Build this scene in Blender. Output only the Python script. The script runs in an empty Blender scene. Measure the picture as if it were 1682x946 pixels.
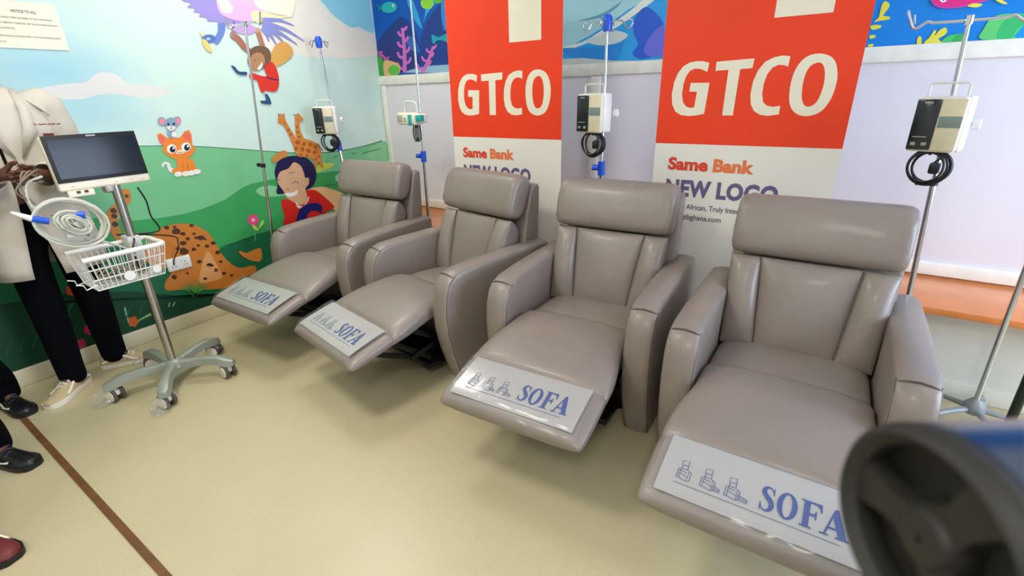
import bpy, bmesh, math, random
from mathutils import Vector, Matrix
from mathutils.geometry import tessellate_polygon
random.seed(7)
PI = math.pi
SC = bpy.context.scene
COL = SC.collection

# ------------------------------------------------------------------ camera
# world axes written in camera coordinates (x right, y down, z forward), solved from the room's vanishing points
EYE = Vector((0.0, 0.0, 1.5)); FPX = 788.0; PPX, PPY = 841.0, 473.0
def _ray(p): return Vector((p[0]-PPX, p[1]-PPY, FPX))
_up = -_ray((890.0, 2430.0)).normalized()
_l = _ray((-414.0, 187.0)); _l = (_l - _up*_l.dot(_up)).normalized()
_X = -_l; _Y = _up.cross(_X)
RW = Matrix((_X, _Y, _up))                    # camera -> world
cam_d = bpy.data.cameras.new('camera'); cam = bpy.data.objects.new('camera', cam_d); COL.objects.link(cam)
cam_d.sensor_width = 36.0; cam_d.lens = FPX/1682.0*36.0; cam_d.clip_start = 0.02; cam_d.clip_end = 60
_m = Matrix((RW @ Vector((1,0,0)), RW @ Vector((0,-1,0)), RW @ Vector((0,0,-1)))).transposed().to_4x4()
_m.translation = EYE; cam.matrix_world = _m
cam_d.dof.use_dof = True; cam_d.dof.focus_distance = 2.5; cam_d.dof.aperture_fstop = 2.6
SC.camera = cam
def ray(p): return RW @ _ray(p)
def on_floor(px, py, z=0.0): d = ray((px, py)); return EYE + d*((z-EYE.z)/d.z)
def on_y(px, py, y): d = ray((px, py)); return EYE + d*(y/d.y)
def on_x(px, py, x): d = ray((px, py)); return EYE + d*(x/d.x)

# ------------------------------------------------------------------ world, lights, exposure
w = bpy.data.worlds.new('sky'); SC.world = w; w.use_nodes = True
w.node_tree.nodes['Background'].inputs[0].default_value = (0.72, 0.86, 1.0, 1)
w.node_tree.nodes['Background'].inputs[1].default_value = 2.2
SC.view_settings.view_transform = 'Standard'; SC.view_settings.look = 'None'
SC.view_settings.gamma = 1.0; SC.view_settings.use_curve_mapping = False
SC.view_settings.exposure = -0.12
def area(name, loc, size, power, color, rot):
    d = bpy.data.lights.new(name, 'AREA'); d.shape = 'RECTANGLE'; d.size, d.size_y = size; d.energy = power; d.color = color
    o = bpy.data.objects.new(name, d); COL.objects.link(o); o.location = loc; o.rotation_euler = rot; return o
CEIL = 2.95
XL, XR, YF, YB = -3.7, 3.0, -2.6, 3.355
LAMPS = [(-1.9, 0.45, 33, 'in front of the two recliners by the mural'), (-2.95, 2.0, 18, 'nearest the garden mural'), (0.3, -0.9, 33, 'above and behind the tripod'), (-1.9, -1.7, 16, 'nearest the left rear corner')]
for i, (x, y, pw, wh) in enumerate(LAMPS):
    area('ceiling_lamp', (x, y, CEIL-0.075), (0.58, 0.58), pw, (1.0, 0.965, 0.89), (0, 0, 0))
# daylight entering by the window in the right wall
area('window_daylight', (XR+0.12, 2.1, 1.55), (1.5, 1.9), 165, (0.64, 0.77, 1.0), (0, PI/2, 0))

# ------------------------------------------------------------------ materials
def lin(h):
    h = h.lstrip('#'); c = [int(h[i:i+2], 16)/255 for i in (0, 2, 4)]
    return tuple(((v+0.055)/1.055)**2.4 if v > 0.04045 else v/12.92 for v in c) + (1,)
MATS = {}
def mat(name, hexc, rough=0.5, metal=0.0, var=0.06, scale=14, bump=0.0, bscale=120, spec=0.5, coat=0.0, alpha=1.0, trans=0.0, emit=0.0):
    if name in MATS: return MATS[name]
    m = bpy.data.materials.new(name); m.use_nodes = True; MATS[name] = m
    nt = m.node_tree; b = nt.nodes['Principled BSDF']
    tc = nt.nodes.new('ShaderNodeTexCoord'); n = nt.nodes.new('ShaderNodeTexNoise')
    n.inputs['Scale'].default_value = scale; n.inputs['Detail'].default_value = 4
    nt.links.new(tc.outputs['Object'], n.inputs['Vector'])
    r = nt.nodes.new('ShaderNodeValToRGB'); c = lin(hexc)
    r.color_ramp.elements[0].position = 0.3; r.color_ramp.elements[1].position = 0.7
    r.color_ramp.elements[0].color = tuple(max(0, v*(1-var)) for v in c[:3]) + (1,)
    r.color_ramp.elements[1].color = tuple(min(1, v*(1+var)) for v in c[:3]) + (1,)
    nt.links.new(n.outputs['Fac'], r.inputs['Fac']); nt.links.new(r.outputs['Color'], b.inputs['Base Color'])
    b.inputs['Roughness'].default_value = rough; b.inputs['Metallic'].default_value = metal
    b.inputs['Specular IOR Level'].default_value = spec
    b.inputs['Coat Weight'].default_value = coat; b.inputs['Coat Roughness'].default_value = 0.12
    b.inputs['Alpha'].default_value = alpha; b.inputs['Transmission Weight'].default_value = trans
    if emit:
        b.inputs['Emission Color'].default_value = c; b.inputs['Emission Strength'].default_value = emit
    if bump:
        n2 = nt.nodes.new('ShaderNodeTexNoise'); n2.inputs['Scale'].default_value = bscale; n2.inputs['Detail'].default_value = 3
        bp = nt.nodes.new('ShaderNodeBump'); bp.inputs['Strength'].default_value = bump; bp.inputs['Distance'].default_value = 0.004
        nt.links.new(tc.outputs['Object'], n2.inputs['Vector']); nt.links.new(n2.outputs['Fac'], bp.inputs['Height'])
        nt.links.new(bp.outputs['Normal'], b.inputs['Normal'])
    return m
def ink(hexc): return mat('ink_'+hexc.lstrip('#'), hexc, rough=0.42, var=0.025, scale=5, spec=0.3)
LEATHER = mat('taupe_leather', '#8b8077', rough=0.33, var=0.05, scale=6, bump=0.25, bscale=260, spec=0.5, coat=0.08)
PIPING = mat('dark_leather_seam', '#554c48', rough=0.5)
BLACK = mat('black_plastic', '#141416', rough=0.42)
BLACK_METAL = mat('black_steel', '#17171a', rough=0.4, metal=0.4)
CHROME = mat('chrome', '#d4d6da', rough=0.16, metal=1.0, var=0.02)
STEEL = mat('brushed_steel', '#b9b6ae', rough=0.3, metal=1.0, var=0.05, scale=40)
CREAM = mat('cream_plastic', '#ece6d2', rough=0.35)
WHITE = mat('white_plastic', '#f1f0ea', rough=0.35)
BEIGE = mat('beige_plastic', '#ddd3b6', rough=0.4)
BLUE = mat('blue_plastic', '#1d55cf', rough=0.35)
TEAL = mat('teal_plastic', '#12a3a3', rough=0.35)
GREY = mat('grey_plastic', '#8d9494', rough=0.4)
BASEGREY = mat('grey_cast_aluminium', '#979c8e', rough=0.35, metal=0.1)
SCREEN = mat('dark_screen_glass', '#1c2228', rough=0.12, spec=0.16)
DISPLAY = mat('dark_display', '#23272a', rough=0.18)
TRIM = mat('white_painted_trim', '#efeee2', rough=0.4)
SKIN = mat('dark_brown_skin', '#5a3423', rough=0.5, var=0.1, scale=30)
HAIR = mat('black_hair', '#0d0b0a', rough=0.7, bump=0.6, bscale=300)
COAT = mat('white_cotton', '#cbc4b7', rough=0.85, var=0.04, scale=9, bump=0.3, bscale=60)
NAVY = mat('navy_cloth', '#06070d', rough=0.9, spec=0.1, bump=0.3, bscale=200)
SHOE_CANVAS = mat('beige_canvas', '#c3b189', rough=0.8, bump=0.3, bscale=300)
RUBBER_WHITE = mat('white_rubber', '#efe9d8', rough=0.55)
CLEAR = mat('clear_film', '#c9ced4', rough=0.1, alpha=0.12, spec=1.0, var=0.0, coat=1.0)
TUBE = mat('pale_grey_tubing', '#c9cbbd', rough=0.35)
ORANGE_PRINT = ink('#f2431f')

# ------------------------------------------------------------------ mesh helpers
class MB:
    """collects shapes in one bmesh; build() links ONE mesh object"""
    def __init__(s): s.bm = bmesh.new(); s.mats = []
    def mi(s, m):
        if m not in s.mats: s.mats.append(m)
        return s.mats.index(m)
    def faces(s, verts, faces, m=None, smooth=True):
        i = s.mi(m) if m else 0
        vs = [s.bm.verts.new(v) for v in verts]
        for f in faces:
            try:
                fc = s.bm.faces.new([vs[k] for k in f]); fc.material_index = i; fc.smooth = smooth
            except ValueError: pass
        return s
    def loft(s, rings, m=None, cap=True, closed=True):
        n = len(rings[0]); v = [p for r in rings for p in r]; f = []
        for i in range(len(rings)-1):
            for j in range(n if closed else n-1):
                a = i*n+j; b = i*n+(j+1) % n
                f.append((a, b, b+n, a+n))
        if cap and closed:
            f.append(tuple(range(n-1, -1, -1))); k = (len(rings)-1)*n; f.append(tuple(range(k, k+n)))
        return s.faces(v, f, m)
    def box(s, c, d, r=0.0, m=None, seg=2, rot=None):
        t = bmesh.new(); bmesh.ops.create_cube(t, size=1.0)
        for v in t.verts: v.co = Vector((v.co.x*d[0], v.co.y*d[1], v.co.z*d[2]))
        if r > 0: bmesh.ops.bevel(t, geom=list(t.edges), offset=min(r, min(d)*0.49), segments=seg, profile=0.5, affect='EDGES')
        M = rot if rot else Matrix.Identity(3)
        t.verts.index_update()
        s.faces([M @ v.co + Vector(c) for v in t.verts], [[v.index for v in f.verts] for f in t.faces], m)
        t.free(); return s
    def tube(s, path, rad, m=None, n=10, closed=False, cap=True):
        P = [Vector(p) for p in path]; k = len(P)
        R = rad if isinstance(rad, (list, tuple)) else [rad]*k
        rings = []; prev = None
        for i in range(k):
            a = P[(i-1) % k] if (closed or i > 0) else P[i]; b = P[(i+1) % k] if (closed or i < k-1) else P[i]
            t = (b-a)
            t = t.normalized() if t.length > 1e-9 else Vector((0, 0, 1))
            if prev is None:
                u = t.orthogonal().normalized()
            else:
                u = prev - t*prev.dot(t); u = u.normalized() if u.length > 1e-6 else t.orthogonal().normalized()
            prev = u; q = t.cross(u)
            rings.append([P[i] + (u*math.cos(2*PI*j/n) + q*math.sin(2*PI*j/n))*R[i] for j in range(n)])
        if closed: rings.append(rings[0]); cap = False
        return s.loft(rings, m, cap)
    def cyl(s, a, b, r, m=None, n=20): return s.tube([a, b], r, m, n)
    def lathe(s, prof, m=None, n=24, at=(0, 0, 0), axis='z'):
        rings = []
        for (r, z) in prof:
            ring = []
            for j in range(n):
                a = 2*PI*j/n; p = (r*math.cos(a), r*math.sin(a), z)
                if axis == 'y': p = (p[0], -z, p[1])
                if axis == 'x': p = (z, p[0], p[1])
                ring.append(Vector(p)+Vector(at))
            rings.append(ring)
        return s.loft(rings, m)
    def slab(s, prof, x0, x1, r, m=None, crown=0.0):
        """side profile (y,z) extruded along x with rounded edges"""
        n = len(prof); P = [Vector((a, b)) for a, b in prof]
        area2 = sum(P[i].x*P[(i+1) % n].y - P[(i+1) % n].x*P[i].y for i in range(n))
        sg = 1 if area2 > 0 else -1
        N = []
        for i in range(n):
            e1 = (P[i]-P[i-1]).normalized(); e2 = (P[(i+1) % n]-P[i]).normalized()
            n1 = Vector((-e1.y, e1.x))*sg; n2 = Vector((-e2.y, e2.x))*sg
            q = (n1+n2); q = q/max(0.35, 1+n1.dot(n2)); N.append(q)
        rings = []
        for t, d in ((0, 1), (0.12, 0.5), (0.35, 0.2), (1, 0)): rings.append((x0+r*t, r*d))
        for k in range(1, 4): rings.append((x0+r+(x1-x0-2*r)*k/4, -crown*math.sin(PI*k/4)))
        for t, d in ((1, 0), (0.35, 0.2), (0.12, 0.5), (0, 1)): rings.append((x1-r*t, r*d))
        return s.loft([[Vector((x, (P[i]+N[i]*d).x, (P[i]+N[i]*d).y)) for i in range(n)] for x, d in rings], m)
    def pillow(s, q, back, bulge, m=None, nu=14, nv=14, p=3.2):
        """soft panel: q = corners bl, br, tr, tl of the front face; back = vector to the rear; bulge forwards"""
        bl, br, tr, tl = [Vector(v) for v in q]; back = Vector(back); fw = -back.normalized()
        fr = []; bk = []
        for j in range(nv+1):
            for i in range(nu+1):
                u = -math.cos(PI*i/nu)*0.5+0.5; v = -math.cos(PI*j/nv)*0.5+0.5
                base = (bl*(1-u)+br*u)*(1-v)+(tl*(1-u)+tr*u)*v
                e = max(0, (1-abs(2*u-1)**p)*(1-abs(2*v-1)**p))**0.5
                fr.append(base+fw*bulge*e); bk.append(base+back*min(1, e*1.6+0.02))
        W = nu+1; f = []; off = len(fr)
        for j in range(nv):
            for i in range(nu):
                a = j*W+i; f.append((a, a+1, a+1+W, a+W)); f.append((off+a, off+a+W, off+a+1+W, off+a+1))
        edge = [i for i in range(W)] + [j*W+nu for j in range(1, W if nv == nu else nv+1)] + [nv*W+i for i in range(nu-1, -1, -1)] + [j*W for j in range(nv-1, 0, -1)]
        for k in range(len(edge)):
            a, b = edge[k], edge[(k+1) % len(edge)]; f.append((a, off+a, off+b, b))
        return s.faces(fr+bk, f, m)
    def poly(s, loops, fn, m=None, smooth=False):
        """flat filled outline; first loop outer, others holes; fn maps 2D to 3D"""
        L = [[Vector((p[0], p[1], 0)) for p in lp] for lp in loops]
        flat = [p for lp in L for p in lp]
        tri = tessellate_polygon(L)
        return s.faces([fn(p.x, p.y) for p in flat], [tuple(t) for t in tri], m, smooth)
    def build(s, name, m=None, parent=None, angle=40, loc=None, rot=None):
        me = bpy.data.meshes.new(name)
        bmesh.ops.remove_doubles(s.bm, verts=s.bm.verts, dist=1e-6)
        bmesh.ops.recalc_face_normals(s.bm, faces=s.bm.faces)
        s.bm.to_mesh(me); s.bm.free()
        ms = s.mats if s.mats else [m]
        for k in ms: me.materials.append(k)
        try: me.set_sharp_from_angle(angle=math.radians(angle))
        except Exception: pass
        o = bpy.data.objects.new(name, me); COL.objects.link(o)
        if parent: o.parent = parent
        if loc is not None: o.location = loc
        if rot is not None: o.rotation_euler = rot
        return o
def thing(name, label, cat, loc=(0, 0, 0), rz=0.0, group=None):
    o = bpy.data.objects.new(name, None); COL.objects.link(o); o.empty_display_size = 0.1
    o.location = loc; o.rotation_euler = (0, 0, rz); o['label'] = label; o['category'] = cat
    if group: o['group'] = group
    return o
def tag(o, label, cat, group=None):
    o['label'] = label; o['category'] = cat
    if group: o['group'] = group
    return o
def struct(o): o['kind'] = 'structure'; return o
def copy_tree(o, parent=None):
    c = o.copy(); COL.objects.link(c)
    if parent: c.parent = parent
    for ch in list(o.children): copy_tree(ch, c)
    return c
def smooth_loop(P, k=4, closed=True):
    out = []; n = len(P)
    rng = range(n) if closed else range(n-1)
    for i in rng:
        if closed: p0, p1, p2, p3 = P[i-1], P[i], P[(i+1) % n], P[(i+2) % n]
        else: p0, p1, p2, p3 = P[max(0, i-1)], P[i], P[i+1], P[min(n-1, i+2)]
        for j in range(k):
            t = j/k
            out.append(tuple(0.5*((2*p1[d]) + (-p0[d]+p2[d])*t + (2*p0[d]-5*p1[d]+4*p2[d]-p3[d])*t*t + (-p0[d]+3*p1[d]-3*p2[d]+p3[d])*t**3) for d in range(len(p1))))
    if not closed: out.append(tuple(P[-1]))
    return out
def stroke_poly(P, w0, w1=None):
    """outline of a brush stroke along 2D points"""
    n = len(P); Lf = []; Rt = []
    for i in range(n):
        a = Vector(P[max(0, i-1)]); b = Vector(P[min(n-1, i+1)]); t = (b-a)
        t = t.normalized() if t.length > 1e-9 else Vector((1, 0)); q = Vector((-t.y, t.x))
        wd = w0 if w1 is None else w0+(w1-w0)*i/(n-1)
        if isinstance(w0, (list, tuple)): wd = w0[i]
        c = Vector(P[i]); Lf.append(tuple(c+q*wd/2)); Rt.append(tuple(c-q*wd/2))
    return Lf+Rt[::-1]
def add_stroke(mb, P, w, fn, m, w1=None):
    """stroke as a strip of quads (safe for thin bent lines)"""
    o = stroke_poly(P, w, w1); n = len(P)
    v = [fn(*p) for p in o]
    mb.faces(v, [(i, i+1, 2*n-2-i, 2*n-1-i) for i in range(n-1)], m, False)
def ellipse(cx, cy, rx, ry, n=24, rot=0.0):
    c, s_ = math.cos(rot), math.sin(rot)
    return [(cx+rx*math.cos(2*PI*i/n)*c-ry*math.sin(2*PI*i/n)*s_, cy+rx*math.cos(2*PI*i/n)*s_+ry*math.sin(2*PI*i/n)*c) for i in range(n)]
def text_mesh(mb, body, fn, m, size=1.0, bold=0.0, xs=1.0, shear=0.0, space=1.0, width=None):
    """lettering from the built-in font, laid flat through fn(x, y); returns width"""
    c = bpy.data.curves.new('lettering', 'FONT'); c.body = body; c.size = size; c.offset = bold; c.shear = shear; c.space_character = space
    c.resolution_u = 3
    o = bpy.data.objects.new('lettering', c); COL.objects.link(o)
    dg = bpy.context.evaluated_depsgraph_get(); me = bpy.data.meshes.new_from_object(o.evaluated_get(dg))
    vs = [v.co.copy() for v in me.vertices]; wd = max(v.x for v in vs)-min(v.x for v in vs)
    if width: xs = width/wd
    x0 = min(v.x for v in vs)
    mb.faces([fn((v.x-x0)*xs, v.y) for v in vs], [tuple(p.vertices) for p in me.polygons], m, False)
    bpy.data.objects.remove(o); bpy.data.curves.remove(c); bpy.data.meshes.remove(me)
    return wd*xs
#==SETTING==
# ------------------------------------------------------------------ the setting
fm = mat('speckled_vinyl_floor', '#c4b994', rough=0.33, var=0.03, scale=3)
nt = fm.node_tree; b = nt.nodes['Principled BSDF']
src = b.inputs['Base Color'].links[0].from_socket
tc = nt.nodes.new('ShaderNodeTexCoord'); vo = nt.nodes.new('ShaderNodeTexVoronoi'); vo.inputs['Scale'].default_value = 90
rp = nt.nodes.new('ShaderNodeValToRGB'); rp.color_ramp.elements[0].position = 0.10; rp.color_ramp.elements[1].position = 0.22
rp.color_ramp.elements[0].color = (1, 1, 1, 1); rp.color_ramp.elements[1].color = (0, 0, 0, 1)
n2 = nt.nodes.new('ShaderNodeTexNoise'); n2.inputs['Scale'].default_value = 35
mul = nt.nodes.new('ShaderNodeMath'); mul.operation = 'MULTIPLY'
mix = nt.nodes.new('ShaderNodeMixRGB'); mix.inputs[2].default_value = lin('#a3946c')
nt.links.new(tc.outputs['Object'], vo.inputs['Vector']); nt.links.new(tc.outputs['Object'], n2.inputs['Vector'])
nt.links.new(vo.outputs['Distance'], rp.inputs['Fac']); nt.links.new(rp.outputs['Color'], mul.inputs[0]); nt.links.new(n2.outputs['Fac'], mul.inputs[1])
nt.links.new(mul.outputs['Value'], mix.inputs[0]); nt.links.new(src, mix.inputs[1]); nt.links.new(mix.outputs['Color'], b.inputs['Base Color'])
WALLP = mat('lilac_white_paint', '#e6e3ea', rough=0.5, var=0.015, scale=2)
CEILP = mat('white_ceiling_paint', '#f0efe9', rough=0.8, var=0.02)
COVE = mat('cream_vinyl_skirting', '#e2d9b8', rough=0.4, var=0.04, scale=5)
WOOD = mat('orange_varnished_wood', '#e08440', rough=0.25, var=0.12, scale=4, coat=0.3)
struct(MB().box(((XL+XR)/2, (YF+YB)/2, -0.05), (XR-XL+0.4, YB-YF+0.4, 0.1)).build('floor', fm))
struct(MB().box(((XL+XR)/2, (YF+YB)/2, CEIL+0.05), (XR-XL+0.4, YB-YF+0.4, 0.1)).build('ceiling', CEILP))
struct(MB().box((XL-0.05, (YF+YB)/2, CEIL/2), (0.1, YB-YF+0.2, CEIL)).build('wall_left', WALLP))
struct(MB().box(((XL+XR)/2, YB+0.05, CEIL/2), (XR-XL, 0.1, CEIL)).build('wall_back', WALLP))
struct(MB().box(((XL+XR)/2, YF-0.05, CEIL/2), (XR-XL, 0.1, CEIL)).build('wall_front', WALLP))
wy0, wy1, wz0, wz1 = 1.1, 3.1, 0.75, 2.35
rw = MB(); t = 0.1
rw.box((XR+t/2, (YF+wy0)/2, CEIL/2), (t, wy0-YF, CEIL)); rw.box((XR+t/2, (YB+wy1)/2, CEIL/2), (t, YB-wy1, CEIL))
rw.box((XR+t/2, (wy0+wy1)/2, wz0/2), (t, wy1-wy0, wz0)); rw.box((XR+t/2, (wy0+wy1)/2, (wz1+CEIL)/2), (t, wy1-wy0, CEIL-wz1))
struct(rw.build('wall_right', WALLP))
wf = MB()
for y in (wy0+0.03, (wy0+wy1)/2, wy1-0.03): wf.box((XR+0.05, y, (wz0+wz1)/2), (0.06, 0.06, wz1-wz0))
for z in (wz0+0.03, wz1-0.03): wf.box((XR+0.05, (wy0+wy1)/2, z), (0.06, wy1-wy0, 0.06))
win = struct(wf.build('window_1', TRIM))
for a, c in ((wy0, (wy0+wy1)/2), ((wy0+wy1)/2, wy1)):
    MB().box((XR+0.05, (a+c)/2, (wz0+wz1)/2), (0.006, c-a-0.06, wz1-wz0-0.06)).build('pane', mat('window_glass', '#ffffff', rough=0.05, alpha=0.08, var=0), win)
struct(MB().box((XL+0.008, (YF+YB)/2, 0.052), (0.016, YB-YF, 0.104), 0.006).build('baseboard_left', COVE))
struct(MB().box((-0.5, 0.283, 0.002), (6.3, 0.026, 0.004)).build('trim_1', mat('brown_floor_strip', '#6e4a2a', rough=0.5, var=0.2, scale=20)))
zt = on_y(1000, 103, YB).z                        # lower edge of the sea mural
struct(MB().box(((XL+XR)/2, YB-0.009, zt-0.038), (XR-XL, 0.018, 0.076), 0.004).build('trim_2', TRIM))
struct(MB().box((XL+0.035, YB-0.008, (0.55+zt-0.08)/2), (0.05, 0.016, zt-0.08-0.55), 0.004).build('trim_3', TRIM))
xb = on_y(979, 150, YB).x
struct(MB().box((xb, YB-0.008, (0.6+zt-0.08)/2), (0.07, 0.016, zt-0.08-0.6), 0.004).build('trim_4', TRIM))
struct(MB().box(((XL+XR)/2, YB-0.01, 0.558), (XR-XL, 0.02, 0.07), 0.004).build('baseboard_back', TRIM))
# the wooden ledge along the back wall
YP = 2.985
bench = thing('wall_bench', 'long orange varnished wooden ledge running along the back wall behind the recliners', 'bench', (0, YP, 0))
MB().box(((XL+XR)/2, (2.81-0.0+YB)/2-YP, 0.503), (XR-XL-0.02, YB-2.81-0.004, 0.034), 0.006).build('seat_board', WOOD, bench)
MB().box(((XL+XR)/2, 0.03, 0.245), (XR-XL-0.02, 0.06, 0.482)).build('front_panel', mat('white_panel_paint', '#e6e6dc', rough=0.5, var=0.02), bench)
MB().box(((XL+XR)/2, -0.006, 0.045), (XR-XL-0.02, 0.014, 0.09), 0.004).build('skirting', mat('pale_skirting', '#e2e1d4', rough=0.45), bench)
# ceiling lamps (the light itself is set at the top)
for i, (x, y, pw, wh) in enumerate(LAMPS):
    cl = thing('ceiling_light', 'square white ceiling lamp panel '+wh, 'ceiling light', (x, y, CEIL), 0, 'ceiling lamps')
    fr = MB()
    for sx in (-1, 1): fr.box((sx*0.32, 0, -0.03), (0.04, 0.68, 0.06))
    for sy in (-1, 1): fr.box((0, sy*0.32, -0.03), (0.60, 0.04, 0.06))
    fr.build('frame', WHITE, cl)
    MB().box((0, 0, -0.03), (0.60, 0.60, 0.02)).build('diffuser', mat('lit_diffuser', '#fff6e2', emit=3.0, var=0), cl)

#==MURALS==
# ------------------------------------------------------------------ murals (flat print on the walls, outlines set out on the wall plane)
CROPS = {'A': (280, 0, 3.942), 'B': (380, 160, 3.942), 'C': (0, 180, 3.943), 'D': (0, 400, 3.152), 'E': (600, 0, 3.942),
         'F': (900, 0, 2.629), 'G': (1420, 0, 6.42), 'K': (330, 260, 3.503), 'P': (0, 0, 1.0), 'L': (0, 0, 3.943)}
def px(crop, x, y): ox, oy, s = CROPS[crop]; return (ox+x/s, oy+y/s)
class Print:
    """a figure of flat printed shapes on one wall"""
    def __init__(s, wall, layer0=0): s.mb = MB(); s.wall = wall; s.k = layer0
    def fn(s):
        d = 0.0042+0.0002*s.k
        def left(x, y):
            v = on_x(x, y, XL+d)
            if x <= -1199: v.y = YF+0.01            # the hills run on along the wall past the frame
            v.z = max(v.z, 0.106); return v
        if s.wall == 'left': return left
        return lambda x, y: on_y(x, y, YB-d)
    def add(s, crop, pts, hexc, smooth=True, holes=()):
        s.k += 1
        P = [px(crop, *p) for p in pts]
        if smooth: P = smooth_loop(P)
        H = [smooth_loop([px(crop, *p) for p in h]) for h in holes]
        s.mb.poly([P]+H, s.fn(), ink(hexc)); return s
    def line(s, crop, pts, w, hexc, w1=None, smooth=True):
        s.k += 1
        P = [px(crop, *p) for p in pts]
        if smooth and len(P) > 2: P = smooth_loop(P, 4, False)
        add_stroke(s.mb, P, w, s.fn(), ink(hexc), w1); return s
    def oval(s, crop, cx, cy, rx, ry, hexc, rot=0): return s.add(crop, ellipse(cx, cy, rx, ry, 20, rot), hexc, False)
    def done(s, name, parent): return s.mb.build(name, None, parent)
# left wall: garden mural
mural = thing('wall_mural', 'garden mural on the left wall with green hills, a bird and laughing children', 'mural', (XL, 1.2, 0.104))
sky = mat('printed_sky', '#d2ebdf', rough=0.4, var=0.02, scale=2, spec=0.35)
nt = sky.node_tree; b = nt.nodes['Principled BSDF']; src = b.inputs['Base Color'].links[0].from_socket
tc = nt.nodes.new('ShaderNodeTexCoord'); prev_ = src
for (cx_, cy_, rx_, ry_, am) in ((85, 118, 0.55, 0.22, 0.75), (140, 185, 0.45, 0.20, 0.6), (20, 60, 0.5, 0.3, 0.35), (600, 150, 0.3, 0.2, 0.25)):
    c_ = on_x(cx_, cy_, XL)-Vector(mural.location)
    sb = nt.nodes.new('ShaderNodeVectorMath'); sb.operation = 'SUBTRACT'; sb.inputs[1].default_value = c_
    dv = nt.nodes.new('ShaderNodeVectorMath'); dv.operation = 'DIVIDE'; dv.inputs[1].default_value = (9, rx_, ry_)
    gr = nt.nodes.new('ShaderNodeTexGradient'); gr.gradient_type = 'SPHERICAL'
    ml = nt.nodes.new('ShaderNodeMath'); ml.operation = 'MULTIPLY'; ml.inputs[1].default_value = am
    mx = nt.nodes.new('ShaderNodeMixRGB'); mx.inputs[2].default_value = lin('#8ccbe0')
    nt.links.new(tc.outputs['Object'], sb.inputs[0]); nt.links.new(sb.outputs[0], dv.inputs[0]); nt.links.new(dv.outputs[0], gr.inputs[0])
    nt.links.new(gr.outputs['Fac'], ml.inputs[0]); nt.links.new(ml.outputs[0], mx.inputs[0]); nt.links.new(prev_, mx.inputs[1]); prev_ = mx.outputs['Color']
nt.links.new(prev_, b.inputs['Base Color'])
MB().box((0.002, (YF+YB)/2-1.2+0.0, (CEIL-0.104)/2), (0.004, YB-YF, CEIL-0.104)).build('printed_panel', sky, mural)
W = Matrix.Translation((-XL, -1.2, -0.104))
def fin(pr, name, parent):
    o = pr.mb.build(name, None, None); o.data.transform(Matrix.Translation(-Vector(parent.location))); o.parent = parent; return o
p = Print('left')
p.add('L', [(245,585),(360,550),(470,540),(560,530),(600,495),(640,475),(690,468),(745,480),(790,510),(830,540),(920,545),(1010,560),(1110,590),(1050,620),(950,635),(850,625),(750,610),(650,612),(560,635),(480,645),(400,640),(320,610)], '#e3e2de')
fin(p, 'cloud', mural)
p = Print('left')
p.add('A', [(560,-60),(760,-60),(950,-20),(1010,60),(1060,110),(1120,150),(1160,185),(1190,170),(1230,200),(1290,205),(1345,190),(1345,365),(1200,375),(1050,378),(900,370),(760,345),(640,330),(580,200)], '#ece7d9', False)
p.add('A', [(940,-60),(1000,30),(1050,95),(1110,140),(1180,180),(1220,172),(1280,205),(1318,200),(1290,20),(1280,-60)], '#8fd3e2')
fin(p, 'cloud', mural)
# hills, from the far one to the near one
p = Print('left', 2)
hill = [(-1200,330),(-500,275),(0,255),(100,246),(160,242),(233,240),(314,240),(420,247),(479,251),(542,250),(593,241),(628,231),(652,395),(600,425),(420,520),(200,600),(0,680),(-600,900),(-1200,1100)]
p.add('P', hill, '#79c58d', False)
p.line('P', hill[2:12], 1.2, '#175a34')
fin(p, 'hill', mural)
p = Print('left', 6)
p.add('P', [(-1200,420),(-500,380),(0,372),(160,358),(220,362),(262,358),(300,352),(335,342),(370,328),(395,310),(412,302),(440,296),(470,290),(520,285),(560,280),(600,275),(640,290),(652,395),(600,425),(420,520),(200,600),(0,680),(-600,900),(-1200,1100)], '#3da25a', False)
p.add('B', [(160,610),(190,580),(250,570),(330,585),(400,600),(400,625),(300,640),(210,640)], '#8ccf98')
p.add('B', [(880,360),(900,325),(950,300),(1005,290),(1018,405),(950,418),(890,400)], '#8ccf98')
p.add('B', [(672,520),(700,490),(760,485),(760,550),(690,545)], '#98d6a4')
p.add('B', [(520,490),(560,440),(620,425),(668,430),(640,455),(600,475),(560,485)], '#c3dc55')
for a in ([(600,572),(720,558)], [(780,362),(812,362)], [(850,362),(965,332)], [(660,388),(690,380)]): p.line('B', a, 1.0, '#1d5f38')
p.line('C', [(1430,890),(1540,855),(1656,818)], 1.2, '#1d5f38')
p.line('B', [(30,938),(90,915),(150,898)], 1.2, '#1d5f38')
fin(p, 'hill', mural)
p = Print('left', 15)
p.add('P', [(-1200,520),(-500,470),(0,430),(100,412),(190,404),(255,412),(310,425),(362,408),(420,385),(470,372),(560,368),(652,372),(655,398),(600,425),(420,520),(200,600),(0,680),(-600,900),(-1200,1100)], '#1e6b45', False)
p.add('P', [(-1200,640),(-500,560),(0,500),(120,480),(220,478),(330,490),(420,470),(420,520),(200,600),(0,680),(-600,900),(-1200,1100)], '#12472f', False)
fin(p, 'hill', mural)
p = Print('left', 19)          # spotted big cat
p.add('C', [(790,515),(835,520),(850,560),(842,600),(800,640),(765,680),(765,740),(790,800),(815,850),(760,850),(715,790),(692,720),(695,660),(730,620),(780,590),(800,560)], '#c9863c')
for x, y, r in ((735,655,22),(740,690,20),(745,742,22),(820,560,14)): p.oval('C', x, y, r, r*0.75, '#4d3424', 0.3)
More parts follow.
